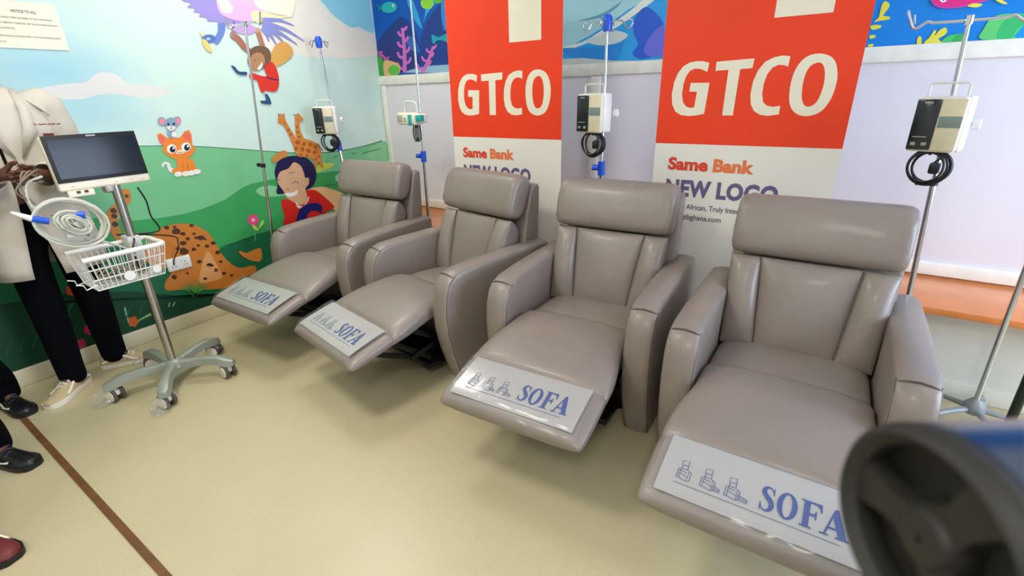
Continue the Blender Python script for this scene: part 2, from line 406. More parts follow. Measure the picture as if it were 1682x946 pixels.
p.add('C', [(920,960),(950,880),(1000,800),(1060,760),(1150,740),(1250,744),(1340,790),(1400,870),(1440,940),(1500,1000),(1560,1025),(1650,1010),(1650,1060),(1560,1090),(1480,1150),(1330,1165),(1200,1160),(1085,1172),(1070,1120),(1110,1040),(1000,1010)], '#cd7d31')
p.add('C', [(1290,1110),(1340,920),(1400,1000),(1440,1080),(1380,1110)], '#e0a267')
rs = random.Random(3)
for x, y, r in ((1080,765,18),(1140,790,27),(1185,805,18),(1240,750,14),(1215,835,16),(1255,805,12),(1300,830,22),(1270,830,12),(1185,865,22),(1130,760,12),(1255,905,16),(1190,920,30),(1340,885,15),(1380,865,16),(1330,840,9),(1285,880,12),(1410,925,18),(1150,900,14),(1360,1010,22),(1400,1040,16),(1290,985,16),(1330,1095,12),(1450,1060,14),(1500,1075,12),(1430,985,12),(1160,1010,24),(1130,1085,20),(1215,1060,10)):
    p.k = 25; p.add('C', [(x+r*(0.8+0.4*rs.random())*math.cos(a), y+r*0.72*(0.8+0.4*rs.random())*math.sin(a)) for a in [k*PI/4 for k in range(8)]], '#53301f')
p.add('K', [(215,530),(260,545),(300,528),(345,520),(345,590),(280,585),(235,560)], '#d98a3a')
p.line('K', [(215,525),(222,548),(245,568),(268,580)], 0.9, '#3f2415')
fin(p, 'leopard_picture', mural)
p = Print('left', 19)          # grass and flowers
for k in range(9):
    a = -1.35+2.7*k/8; p.k = 45; p.line('P', [(320,487), (320+12*math.sin(a), 487-10-6*math.cos(a)), (320+27*math.sin(a), 487-6-22*math.cos(a))], 4.0, '#4fa04c', 0.6)
fin(p, 'grass_picture', mural)
for x, y, hx in ((143,515,'#d2336f'),(146,541,'#d2336f'),(116,477,'#d8532c'),(133,565,'#c23550'),(219,528,'#d4622c')):
    p = Print('left', 22)
    for k in range(5): p.oval('P', x+4.5*math.cos(k*1.256), y+4.8*math.sin(k*1.256), 4.2, 4.2, hx)
    fin(p, 'flower_picture', mural)
LEAVES = [([(205,505),(208,518),(214,535)],3,'#7fc2a2',None), ([(248,516),(232,524),(214,536)],4.5,'#8fbf6a',1), ([(120,498),(112,512),(116,522)],4,'#2f7a55',1), ([(277,504),(279,497)],1.6,'#9fd09a',None), ([(284,503),(287,496)],1.6,'#9fd09a',None)]
LEAVES += [([(10+22*k, 585-k*7), (14+22*k, 572-k*7), (22+22*k, 562-k*7)], 2.2, '#1f6a45', 0.4) for k in range(12)]
for q_, w_, hx, w1_ in LEAVES:
    p = Print('left', 20); p.line('P', q_, w_, hx, w1_); fin(p, 'leaf_picture', mural)
p = Print('left', 20)
p.line('C', [(1640,740),(1650,790),(1655,850)], 1.4, '#5fc08a')
for k in range(6): p.oval('C', 1640+24*math.cos(k*1.047), 715+24*math.sin(k*1.047), 15, 15, '#e0527f')
p.oval('C', 1640, 715, 12, 12, '#f5b9cc')
p.add('B', [(132,825),(160,835),(178,862),(150,855)], '#b4de58'); p.add('B', [(176,850),(190,805),(212,795),(205,825)], '#a4d862')
fin(p, 'flower_picture', mural)
p = Print('left', 19)         # big bird; its pink and cream body shapes also paint in the glare
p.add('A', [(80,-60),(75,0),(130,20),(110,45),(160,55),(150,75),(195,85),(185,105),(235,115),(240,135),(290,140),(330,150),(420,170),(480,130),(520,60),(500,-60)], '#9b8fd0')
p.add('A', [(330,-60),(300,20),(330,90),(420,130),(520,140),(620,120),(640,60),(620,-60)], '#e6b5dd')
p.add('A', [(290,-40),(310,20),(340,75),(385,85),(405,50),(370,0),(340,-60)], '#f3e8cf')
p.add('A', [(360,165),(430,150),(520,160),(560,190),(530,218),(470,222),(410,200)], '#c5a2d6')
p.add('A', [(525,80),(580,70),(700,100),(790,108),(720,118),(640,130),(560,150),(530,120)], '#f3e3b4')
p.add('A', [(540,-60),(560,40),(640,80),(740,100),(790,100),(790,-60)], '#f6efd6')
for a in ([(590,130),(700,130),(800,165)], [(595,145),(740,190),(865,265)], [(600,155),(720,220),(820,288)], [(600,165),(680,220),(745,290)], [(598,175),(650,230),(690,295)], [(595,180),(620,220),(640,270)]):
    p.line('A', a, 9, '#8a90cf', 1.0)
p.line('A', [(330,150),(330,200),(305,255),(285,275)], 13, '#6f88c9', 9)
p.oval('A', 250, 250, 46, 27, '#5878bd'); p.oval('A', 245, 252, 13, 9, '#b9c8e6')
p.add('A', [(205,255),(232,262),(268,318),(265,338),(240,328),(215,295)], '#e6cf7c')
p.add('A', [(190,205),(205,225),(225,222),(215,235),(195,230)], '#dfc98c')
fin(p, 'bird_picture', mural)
p = Print('left', 30)         # flying child
p.add('A', [(660,330),(690,285),(740,270),(790,315),(785,365),(740,405),(690,430),(640,415)], '#d9a556')
p.line('A', [(400,225),(440,255),(480,305),(510,330)], 11, '#a9705f', 9); p.oval('A', 405, 222, 20, 22, '#a9807c')
p.line('A', [(565,200),(585,260),(600,310)], 8, '#b07a66'); p.oval('A', 565, 195, 12, 18, '#c9a07c')
p.add('A', [(500,370),(520,320),(560,297),(620,305),(650,345),(645,410),(610,440),(540,450),(505,420)], '#7a5a45')
p.oval('A', 560, 400, 50, 62, '#b98a62', 0.35)
p.add('A', [(562,445),(580,420),(592,402),(594,430),(578,452)], '#f4efe4')
p.line('A', [(540,392),(556,384)], 0.8, '#5a3a2c')
p.add('A', [(610,445),(650,400),(685,440),(702,500),(700,560),(680,592),(640,590),(590,575),(560,520),(515,508),(518,470),(580,488),(625,492)], '#dd3a28')
p.add('A', [(565,520),(610,560),(605,598),(585,590)], '#dd3a28'); p.line('A', [(620,500),(660,512),(702,518)], 2.2, '#4b2a5a')
p.add('A', [(392,425),(415,430),(445,462),(492,465),(490,486),(440,480),(415,455)], '#28527a')
p.add('A', [(610,610),(632,615),(652,660),(645,676),(590,668),(585,652),(620,648)], '#28527a')
fin(p, 'flying_child_picture', mural)
p = Print('left', 19)         # laughing child in red
p.add('B', [(490,610),(560,580),(640,590),(740,640),(760,760),(690,745),(600,680)], '#eec48a')
p.add('B', [(325,700),(330,660),(400,660),(470,610),(540,600),(610,650),(662,700),(655,725),(615,742),(640,790),(675,835),(360,835),(345,770)], '#d8281f')
p.add('B', [(300,560),(280,490),(300,420),(360,385),(430,378),(500,400),(545,460),(548,530),(520,580),(480,600),(440,590),(330,625),(292,615)], '#1d1c4a')
p.add('B', [(305,560),(300,520),(320,480),(370,460),(405,420),(450,445),(470,490),(478,520),(500,520),(502,560),(480,590),(490,640),(470,690),(430,690),(360,650),(340,610)], '#dcae86')
p.add('B', [(350,620),(400,615),(428,598),(425,625),(395,642),(365,640)], '#f6efe6')
p.line('B', [(370,492),(412,482)], 0.9, '#4a2c28'); p.line('B', [(398,560),(408,548),(424,546),(436,560)], 0.9, '#4a2c28'); p.line('B', [(302,535),(318,533)], 0.9, '#4a2c28')
p.oval('B', 366, 596, 8, 8, '#c98e66')
p.add('B', [(415,672),(440,700),(470,700),(498,640),(500,665),(470,705),(432,716)], '#f1d9bb')
p.add('B', [(422,830),(425,780),(440,730),(480,695),(540,682),(580,695),(588,720),(583,750),(555,735),(520,735),(492,760),(490,800),(530,815),(530,835)], '#1a1e6c')
fin(p, 'laughing_child_picture', mural)
# cut-out stickers on the mural
p = Print('left', 38)
def sticker(pr, name, label):
    o = pr.mb.build(name, None, None); t_ = Vector(o.data.vertices[0].co)
    o.data.transform(Matrix.Translation(-t_)); o.location = t_; tag(o, label, 'sticker', 'animal stickers on the mural'); return o
G1, G2 = '#d88a3e', '#b65a24'
p.add('B', [(300,165),(305,120),(320,105),(345,118),(352,150),(385,210),(425,270),(415,215),(412,150),(415,110),(435,105),(466,135),(462,150),(443,160),(445,210),(470,265),(520,280),(560,300),(582,340),(585,400),(598,450),(580,455),(560,410),(555,455),(540,450),(530,400),(480,385),(440,385),(415,360),(400,310),(375,250),(345,190),(325,172)], G1, False)
for x, y, r in ((345,165,7),(370,210,9),(385,240,9),(425,190,8),(430,225,9),(440,255,9),(430,290,17),(470,300,14),(510,305,14),(545,320,14),(420,330,13),(460,335,15),(500,345,16),(540,355,14),(565,380,9),(450,370,10),(570,425,7),(548,400,8),(490,375,10),(430,145,5)): p.add('B', ellipse(x, y, r, r*0.85, 7, x), G2)
p.line('B', [(562,300),(580,330),(598,345)], 1.0, '#4a2c18')
p.line('B', [(308,118),(306,104)], 1.6, '#8a4a20'); p.line('B', [(340,118),(342,104)], 1.6, '#8a4a20'); p.line('B', [(410,120),(408,108)], 1.6, '#8a4a20'); p.line('B', [(434,112),(436,104)], 1.6, '#8a4a20')
p.add('B', [(262,405),(280,375),(330,345),(362,352),(362,380),(320,400),(290,420),(270,418)], '#cf8a45')
sticker(p, 'giraffe_sticker', 'sticker of two spotted giraffes side by side on the garden mural')
p = Print('left', 19)
O1 = '#f08a2c'
p.add('C', [(1110,410),(1075,350),(1055,375),(1048,355),(1065,338),(1095,345),(1112,375),(1140,390),(1160,380),(1250,380)], '#f2ece0')
p.add('C', [(1145,320),(1240,320),(1262,360),(1280,395),(1240,415),(1140,415),(1110,395),(1150,370)], O1)
p.add('C', [(1018,160),(1040,152),(1085,185),(1170,180),(1195,140),(1225,132),(1242,165),(1245,225),(1270,255),(1240,300),(1190,322),(1130,320),(1080,295),(1050,262),(1060,235),(1030,205)], O1, False)
p.add('C', [(1028,172),(1045,168),(1072,195),(1045,222),(1032,200)], '#f06a58'); p.add('C', [(1185,168),(1215,148),(1232,175),(1235,205),(1205,190)], '#f06a58')
for x, y in ((1112,255),(1205,243)):
    p.oval('C', x, y, 31, 30, '#faf6ee'); p.oval('C', x+6, y+3, 19, 21, '#16262c'); p.oval('C', x+12, y-5, 7, 7, '#ffffff')
p.add('C', [(1140,285),(1155,262),(1185,262),(1195,280),(1170,288)], '#f8dcb8'); p.line('C', [(1152,276),(1165,284),(1172,274),(1184,282)], 0.7, '#7a3a1a')
for x, y in ((1155,418),(1205,415),(1240,410),(1275,402)): p.oval('C', x, y, 26, 17, '#f5efe4', -0.1)
for x in (1185, 1215): p.line('C', [(x,345),(x+3,380)], 0.7, '#c96a1c')
sticker(p, 'kitten_sticker', 'sticker of an orange big-eyed kitten on the garden mural')
p = Print('left', 45)
p.oval('C', 1110, 152, 26, 30, '#8ba7bb'); p.oval('C', 1128, 160, 16, 18, '#f3eee6')
p.oval('C', 1048, 75, 24, 28, '#8ba7bb', -0.4); p.oval('C', 1146, 73, 26, 30, '#8ba7bb', 0.4)
p.oval('C', 1048, 76, 16, 21, '#f08ba0', -0.4); p.oval('C', 1148, 76, 18, 22, '#f08ba0', 0.4)
p.add('C', [(1065,90),(1080,62),(1110,52),(1138,66),(1146,100),(1128,118),(1110,132),(1085,118)], '#8ba7bb')
p.add('C', [(1078,112),(1110,108),(1138,112),(1125,130),(1108,136),(1090,128)], '#f3eee6')
p.oval('C', 1090, 94, 8, 9, '#26323c'); p.oval('C', 1126, 93, 8, 9, '#26323c'); p.oval('C', 1110, 120, 7, 5, '#e05060')
sticker(p, 'mouse_sticker', 'sticker of a small grey mouse sitting on the orange kitten')

# back wall: sea mural
sea = thing('wall_mural', 'blue underwater mural along the top of the back wall', 'mural', (0, YB, zt))
MB().box(((XL+XR)/2, -0.002, (CEIL-zt)/2), (XR-XL, 0.004, CEIL-zt)).build('printed_panel', ink('#0f86e0'), sea)
p = Print('back')
p.add('P', [(600,-60),(900,-60),(900,112),(622,126)], '#0d55b4', False)
p.add('E', [(70,330),(100,240),(160,170),(230,110),(300,160),(340,250),(360,420),(200,470),(90,470)], '#1d3c82')
p.add('E', [(360,250),(400,140),(480,30),(560,-20),(560,420),(420,430),(350,400)], '#1b3f8c')
p.add('E', [(100,300),(200,290),(330,330),(350,440),(240,470),(160,400)], '#27357c')
p.add('E', [(290,-40),(330,60),(370,180),(340,160),(300,90),(270,0)], '#2ea2d8'); p.add('E', [(380,-40),(390,60),(375,150),(400,90),(470,0),(470,-40)], '#39a8d6')
p.add('E', [(260,250),(310,240),(355,330),(330,340),(285,310)], '#2e63b4'); p.add('E', [(500,-40),(490,60),(500,160),(520,200),(540,100),(530,-40)], '#2a86d4')
p.oval('E', 400, 20, 42, 40, '#8ed23f'); p.oval('E', 470, 5, 26, 18, '#5fb83a')
p.add('E', [(240,470),(300,450),(420,425),(550,418),(552,472)], '#93bcd2', False)
fin(p, 'seabed_picture', sea)
def branch(pr, crop, base, tip, nb, wd, ln, hexc):
    bx, by = base; tx, ty = tip
    pr.line(crop, [base, ((bx+tx)/2+6, (by+ty)/2), tip], wd, hexc, wd*0.7)
    for k in range(nb):
        f = (k+0.6)/nb; x, y = bx+(tx-bx)*f, by+(ty-by)*f; sg = 1 if k % 2 else -1
        l = ln*(1-0.45*f)
        pr.line(crop, [(x, y), (x+sg*l*0.7, y-l*0.25), (x+sg*l, y-l*0.95)], wd*0.8, hexc, wd*0.55)
p = Print('back', 14)
for a_ in (((255,470), (240,180), 8, 6.5, 48, '#c96cc6'), ((370,470), (440,300), 6, 5.5, 42, '#d06cc0'), ((160,420), (85,335), 4, 5, 26, '#b85aa4')):
    p = Print('back', 14); branch(p, 'E', *a_); fin(p, 'coral_picture', sea)
p = Print('back', 40)
p.add('E', [(72,370),(110,380),(130,440),(130,494),(88,496)], '#3f9a4c'); p.add('E', [(120,400),(170,395),(225,425),(215,480),(130,494)], '#d8b07a')
p.oval('E', 185, 455, 38, 34, '#5cb84a')
fin(p, 'rock_picture', sea)
p = Print('back', 20)
p.oval('E', 155, 48, 52, 36, '#2bb0b4', -0.1); p.add('E', [(110,50),(70,30),(85,60),(68,85)], '#1c7f94'); p.oval('E', 181, 37, 8, 10, '#f4f8f4'); p.oval('E', 182, 37, 4, 5, '#10202c')
fin(p, 'fish_picture', sea); p = Print('back', 20)
p.add('E', [(430,225),(470,240),(500,230),(560,205),(560,280),(500,262),(465,262),(440,285)], '#1fa3b4')
fin(p, 'fish_picture', sea)
p = Print('back', 14)
p.add('F', [(60,-40),(525,-40),(498,262),(60,283)], '#2aa3e8', False)
p.add('F', [(60,-40),(450,-40),(350,40),(250,110),(150,170),(60,195)], '#a9dae2')
p.add('F', [(60,205),(150,180),(250,120),(350,50),(450,-30),(470,-10),(380,60),(270,135),(160,190),(60,222)], '#e6ece2')
p.add('F', [(130,90),(230,60),(310,10),(320,0),(300,30),(230,75)], '#5fa5b8')
p.add('F', [(160,175),(230,150),(280,130),(345,150),(300,185),(220,195)], '#cfdcd8')
p.add('F', [(60,210),(160,205),(300,190),(330,175),(290,268),(200,262),(100,245)], '#2f8fe0')
p.add('F', [(370,140),(375,80),(420,30),(470,60),(500,110),(498,200),(460,240),(400,255),(365,230),(390,190)], '#2b5fd0')
p.add('F', [(415,220),(440,160),(500,110),(500,230),(450,245)], '#6a72dc')
p.add('F', [(60,255),(150,250),(280,262),(400,262),(498,255),(498,264),(60,286)], '#c9d4cc', False)
fin(p, 'whale_picture', sea)
Yc = '#ece24c'
p = Print('back', 14); p.add('G', [(100,230),(150,180),(180,60),(215,15),(255,30),(262,70),(220,130),(200,165),(265,178),(255,205),(160,220)], Yc); fin(p, 'coral_picture', sea)
for q in ([(70,270),(170,265),(165,295),(80,315)], [(55,375),(115,370),(110,395),(60,410)], [(40,470),(95,465),(85,490),(40,495)], [(552,470),(560,400),(585,380),(600,400),(598,470)]):
    p = Print('back', 14); p.add('G', q, Yc); fin(p, 'coral_picture', sea)
p = Print('back', 14); p.add('G', [(630,460),(680,400),(735,322),(755,330),(740,380),(790,320),(850,290),(873,320),(850,365),(780,410),(815,455)], Yc); fin(p, 'coral_picture', sea)
p = Print('back', 14); p.add('G', [(820,450),(870,385),(950,362),(1060,362),(1060,440)], '#4cc873'); p.add('G', [(920,440),(980,370),(1060,362),(1060,436)], '#38b45c'); fin(p, 'rock_picture', sea)
p = Print('back', 14); p.add('G', [(1240,418),(1260,300),(1330,200),(1450,150),(1700,145),(1760,200),(1760,392)], '#63d47a'); p.add('G', [(1400,405),(1420,300),(1500,200),(1640,150),(1720,160),(1690,240),(1600,320),(1560,402)], '#3cc074')
p.add('G', [(1590,402),(1640,310),(1720,230),(1800,200),(1800,390)], '#129bf0')
fin(p, 'rock_picture', sea)
p = Print('back', 34)
p.add('G', [(700,-120),(705,10),(740,60),(820,88),(960,86),(1100,65),(1220,30),(1330,-10),(1400,-120)], '#b05ac8'); p.add('G', [(712,-120),(715,5),(750,52),(825,78),(955,76),(1100,52),(1215,20),(1310,-20),(1380,-120)], '#ea2f8c')
p.oval('G', 830, -2, 36, 26, '#ffffff'); p.oval('G', 832, -6, 16, 14, '#3a1440')
p.add('G', [(1085,62),(1150,35),(1245,45),(1200,75),(1130,76)], '#f0e85a'); p.add('G', [(1370,-10),(1430,-10),(1510,40),(1440,35)], '#f0e85a')
fin(p, 'fish_picture', sea)

# notice on the left wall
nb = MB(); NC = Vector((XL+0.012, 0.84, 1.9))
nq = [on_x(90, 8, XL+0.012), on_x(115, 83, XL+0.012)]
ny1 = nq[0].y; nz1 = nq[0].z; nz0 = nq[1].z; ny0 = ny1-0.31
notice = MB().box((0.002, 0, 0), (0.003, 0.31, nz1-nz0)).build('notice_sheet', mat('notice_paper', '#f3efdc', rough=0.7, var=0.02), None, loc=(XL+0.006, (ny0+ny1)/2, (nz0+nz1)/2))
tag(notice, 'white printed paper notice stuck on the left wall above the coated person', 'notice')
hh = nz1-nz0
def nfn(oy, oz): return lambda x, y: Vector((0.0042, oy+x, oz+y))
dk = ink('#8d8672')
nt_ = MB(); text_mesh(nt_, 'NOTICE TO ALL', nfn(-0.035, hh*0.5-0.052), ink('#7c745f'), 0.017, 0.0006, width=0.10); nt_.build('text_line', None, notice)
for k, (tx, x0, wd) in enumerate((('PARENTS ALLOWING THEIR CHILDREN, IN THE PLAYGROUND', -0.14, 0.262), ('SHOULD ACCOMPANY THEM AND USE THE PLAYGROUND ONLY', -0.14, 0.278), ('FOR PLAYING.', -0.14, 0.10), ('CHILDREN SHOULD ALWAYS KEEP THE PLAYGROUND CLEAN', -0.14, 0.272), ('THANK YOU', -0.14, 0.045))):
    nt_ = MB(); text_mesh(nt_, tx, nfn(x0, hh*0.5-(0.082, 0.107, 0.132, 0.168, 0.196)[k]), dk, 0.0115, 0.0002, width=wd); nt_.build('text_line', None, notice)
# twin socket outlet on the left wall
so = thing('wall_socket', 'white twin socket outlet on the spotted leopard of the left wall', 'socket', on_x(293, 432, XL+0.006))
MB().box((0.008, 0, 0), (0.016, 0.15, 0.088), 0.005).build('face_plate', WHITE, so)
hb = MB()
for cy in (-0.036, 0.036):
    for dy, dz, a, c in ((0, 0.014, 0.004, 0.009), (-0.011, -0.008, 0.008, 0.004), (0.011, -0.008, 0.008, 0.004)): hb.box((0.0165, cy+dy, dz-0.006), (0.001, a, c))
hb.build('socket_holes', BLACK, so)
for cy in (-0.018, 0.018): MB().box((0.018, cy, 0.026), (0.006, 0.012, 0.016), 0.002).build('rocker_switch', WHITE, so)

#==BANNERS==
# ------------------------------------------------------------------ roll-up banners
YN = 2.75; BW = 0.872
b1x = on_y(745, 225, YN).x; b2x = on_y(1077, 234, YN).x
def b1(p_): q = on_y(p_[0], p_[1], YN); return (q.x-b1x, q.z)
def b2(p_): q = on_y(p_[0], p_[1], YN); return (q.x-b2x, q.z)
zred = 1.233
def cE(pts): return [b1(px('E', *q)) for q in pts]
LG = [(724,487),(700,479),(675,478),(650,484),(628,502),(612,535),(603,580),(602,640),(610,690),(626,725),(650,743),(680,748),(710,745),(738,737),(738,584),(667,584),(667,627),(696,628),(696,705),(680,708),(664,700),(650,680),(641,640),(640,590),(645,550),(656,525),(672,514),(695,516),(722,531)]
LT = [(750,482),(889,468),(887,515),(843,519),(847,745),(807,745),(800,522),(752,526)]
LC = [(1018,460),(990,456),(960,464),(930,485),(910,525),(899,580),(898,640),(906,690),(922,723),(948,742),(978,747),(1016,740),(1016,698),(990,703),(967,698),(950,680),(941,640),(940,590),(946,545),(960,515),(980,501),(1000,502),(1017,510)]
LO = [(1120,449),(1160,462),(1185,495),(1199,550),(1201,600),(1193,665),(1172,718),(1145,741),(1115,748),(1085,740),(1060,715),(1044,670),(1038,600),(1043,535),(1060,485),(1085,458)]
LI = [(1121,492),(1140,502),(1153,540),(1157,600),(1150,660),(1138,690),(1120,702),(1102,695),(1088,660),(1082,600),(1085,545),(1097,508)]
def make_banner():
    t = thing('rollup_banner', '', 'banner')
    sh = MB()
    sh.box((BW/2, 0, 1.10), (BW, 0.0016, 2.06))
    sheet = sh.build('printed_sheet', mat('banner_vinyl', '#eeeade', rough=0.45, var=0.015, scale=3), t)
    lay = lambda k: (lambda x, y: Vector((x, -0.0012-0.0004*k, y)))
    MB().poly([[(0, zred), (BW, zred), (BW, 2.13), (0, 2.13)]], lay(0), ORANGE_PRINT).build('red_field', None, sheet)
    lt = MB(); IV = ink('#f1ead4')
    for L in (LG, LT, LC): lt.poly([cE(L)], lay(1), IV)
    lt.poly([smooth_loop(cE(LO), 3), smooth_loop(cE(LI), 3)], lay(1), IV)
    lt.build('company_name', None, sheet); lt = MB()
    x0, z0 = b1(px('E', 933, 290)); x1, _z = b1(px('E', 1140, 270))
    lt.poly([[(x0, z0+0.012), (x1, z0+0.012), (x1, z0+0.012+0.30), (x0, z0+0.012+0.30)]], lay(1), IV)
    lt.build('logo_block', None, sheet)
    tx = MB()
    fnt = lambda ox, oz: (lambda x, y: Vector((ox+x, -0.002, oz+y)))
    xa, za = b2((1097, 277)); xe, _ = b2((1238, 283))
    wS = (xe-xa)*0.485
    text_mesh(tx, 'Same', fnt(xa, za), ink('#e04a32'), 0.088, 0.004, width=wS)
    tx.build('slogan', None, sheet); tx = MB()
    text_mesh(tx, 'Bank', fnt(xe-(xe-xa)*0.455, za), ink('#ec7a48'), 0.088, 0.004, width=(xe-xa)*0.455)
    xa, za = b2((1093, 316)); xe, _ = b2((1278, 322))
    tx.build('slogan', None, sheet); tx = MB()
    text_mesh(tx, 'NEW LOGO', fnt(xa, za-0.008), ink('#6d5f86'), 0.118, 0.0055, space=1.07, width=xe-xa)
    xy, zy = b2((1119, 341)); xf, _ = b2((1225, 349))
    tx.build('slogan', None, sheet); tx = MB()
    text_mesh(tx, 'Proudly African, Truly International', fnt(xy-(xf-xy)*0.27, zy-0.004), ink('#5d5870'), 0.041, 0.0004, width=(xf-xy)*1.5)
    xg, zg = b2((1114, 357)); xh, _ = b2((1184, 362))
    tx.build('small_print', None, sheet); tx = MB()
    text_mesh(tx, 'www.gtbghana.com', fnt(xg-(xh-xg)*0.33, zg-0.004), ink('#5d5870'), 0.041, 0.0004, width=(xh-xg)*1.33)
    tx.build('small_print', None, sheet)
    MB().box((BW/2, 0.0, 0.04), (BW+0.03, 0.10, 0.07), 0.02, seg=3).build('base_cassette', STEEL, t)
    MB().box((BW/2, 0.0, 2.135), (BW+0.004, 0.022, 0.022), 0.006).build('top_rail', STEEL, t)
    MB().cyl((BW/2, 0.03, 0.06), (BW/2, 0.018, 2.13), 0.008).build('support_pole', STEEL, t)
    for sx in (0.12, BW-0.12): MB().box((sx, 0.0, 0.006), (0.04, 0.14, 0.012), 0.004).build('foot', STEEL, t)
    return t
ban = make_banner(); ban.location = (b1x, YN, 0); ban['group'] = 'roll-up banners'
ban['label'] = 'red and cream roll-up banner standing behind the second recliner from the mural'
ban2 = copy_tree(ban); ban2.location = (b2x, YN, 0)
ban2['label'] = 'red and cream roll-up banner standing between the two recliners nearest the camera'

#==CHAIRS==
# ------------------------------------------------------------------ recliners
def pad(mb, secs, n=28, ex=5.0, crown=0.0):
    """soft pad lofted along y; secs = (y, ztop, zbot, halfwidth)"""
    rings = []
    def ring(y, zt_, zb, hw, k=1.0):
        c = (zt_+zb)/2; h = (zt_-zb)/2; out = []
        for j in range(n*2):
            a = 2*PI*j/(n*2); ca, sa = math.cos(a), math.sin(a)
            x = hw*math.copysign(abs(ca)**(2/ex), ca); z = h*math.copysign(abs(sa)**(2/3.0), sa)
            if z > 0: z += crown*(1-(x/hw)**2)
            out.append(Vector((x*(1-(1-k)*0.06), y, c+z*k)))
        return out
    s0, s1 = secs[0], secs[-1]; d = 0.012 if s1[0] > s0[0] else -0.012
    rings.append(ring(s0[0]-d, *s0[1:], k=0.45)); rings.append(ring(s0[0]-d*0.5, *s0[1:], k=0.8))
    S = smooth_loop(secs, 3, False)
    for s in S: rings.append(ring(*s))
    rings.append(ring(s1[0]+d*0.5, *s1[1:], k=0.8)); rings.append(ring(s1[0]+d, *s1[1:], k=0.45))
    mb.loft(rings); return mb
ARM = [(0.075,0.006),(0.035,0.10),(0.0,0.22),(-0.022,0.34),(-0.028,0.45),(-0.018,0.55),(0.008,0.612),(0.045,0.645),(0.10,0.662),(0.25,0.672),(0.50,0.676),(0.78,0.672),(0.80,0.655),(0.80,0.006)]
# serif lettering and line drawings for the paper label: unit letters, height 1
def serif_word(mb, fn, m):
    S = [(0.44,0.70),(0.40,0.86),(0.28,0.955),(0.17,0.90),(0.13,0.76),(0.20,0.62),(0.33,0.48),(0.41,0.32),(0.38,0.14),(0.26,0.045),(0.13,0.10),(0.06,0.28)]
    Wd = [0.03,0.045,0.07,0.115,0.15,0.17,0.18,0.165,0.13,0.08,0.05,0.03]
    P = smooth_loop(S, 4, False); Wp = [w_[0] for w_ in smooth_loop([(q,) for q in Wd], 4, False)]
    add_stroke(mb, P, Wp, fn, m)
    mb.poly([[(0.415,0.68),(0.455,0.68),(0.455,0.99),(0.42,0.99)]], fn, m); mb.poly([[(0.05,0.01),(0.085,0.01),(0.085,0.32),(0.05,0.32)]], fn, m)
    mb.poly([ellipse(0.87,0.5,0.31,0.51,28), ellipse(0.87,0.5,0.145,0.43,28)], fn, m)
    mb.poly([[(1.26,0),(1.62,0),(1.62,0.05),(1.53,0.06),(1.53,0.47),(1.66,0.47),(1.70,0.36),(1.735,0.36),(1.735,0.68),(1.70,0.68),(1.66,0.56),(1.53,0.56),(1.53,0.92),(1.70,0.92),(1.80,0.84),(1.85,0.68),(1.885,0.68),(1.87,1.0),(1.26,1.0),(1.26,0.95),(1.345,0.94),(1.345,0.06),(1.26,0.05)]], fn, m)
    mb.poly([[(1.84,0),(2.10,0),(2.10,0.05),(2.02,0.06),(2.075,0.26),(2.31,0.26),(2.36,0.06),(2.28,0.05),(2.28,0),(2.66,0),(2.66,0.05),(2.585,0.06),(2.33,1.02),(2.23,1.02),(1.955,0.06),(1.84,0.05)], [(2.10,0.34),(2.195,0.70),(2.285,0.34)]], fn, m)
def chair_doodle(mb, ox, oy, k, fn, m):
    f = lambda x, y: fn(ox+x, oy+y)
    L = [[(0.02,0.05),(0.02,0.5),(0.12,0.55),(0.12,0.08),(0.02,0.05)], [(0.12,0.3),(0.5,0.22),(0.52,0.5),(0.42,0.55),(0.12,0.55)], [(0.15,0.55),(0.1,0.95),(0.4,1.0),(0.42,0.55)],
         [(0.5,0.22),(0.5,0.0),(0.14,0.08)], [(0.52,0.5),(0.62,0.46),(0.62,0.05),(0.5,0.0)], [(0.15,0.72),(0.42,0.77)], [(0.12,0.45),(0.42,0.4)]]
    if k: L += [[(0.5,0.22),(0.78+0.1*k,0.12),(0.80+0.1*k,0.04),(0.5,0.1)], [(0.55,0.3),(0.8+0.1*k,0.18),(0.78+0.1*k,0.12)]]
    for q in L: add_stroke(mb, [(x*0.78, y*0.85-0.1) for x, y in q], 0.032, f, m)
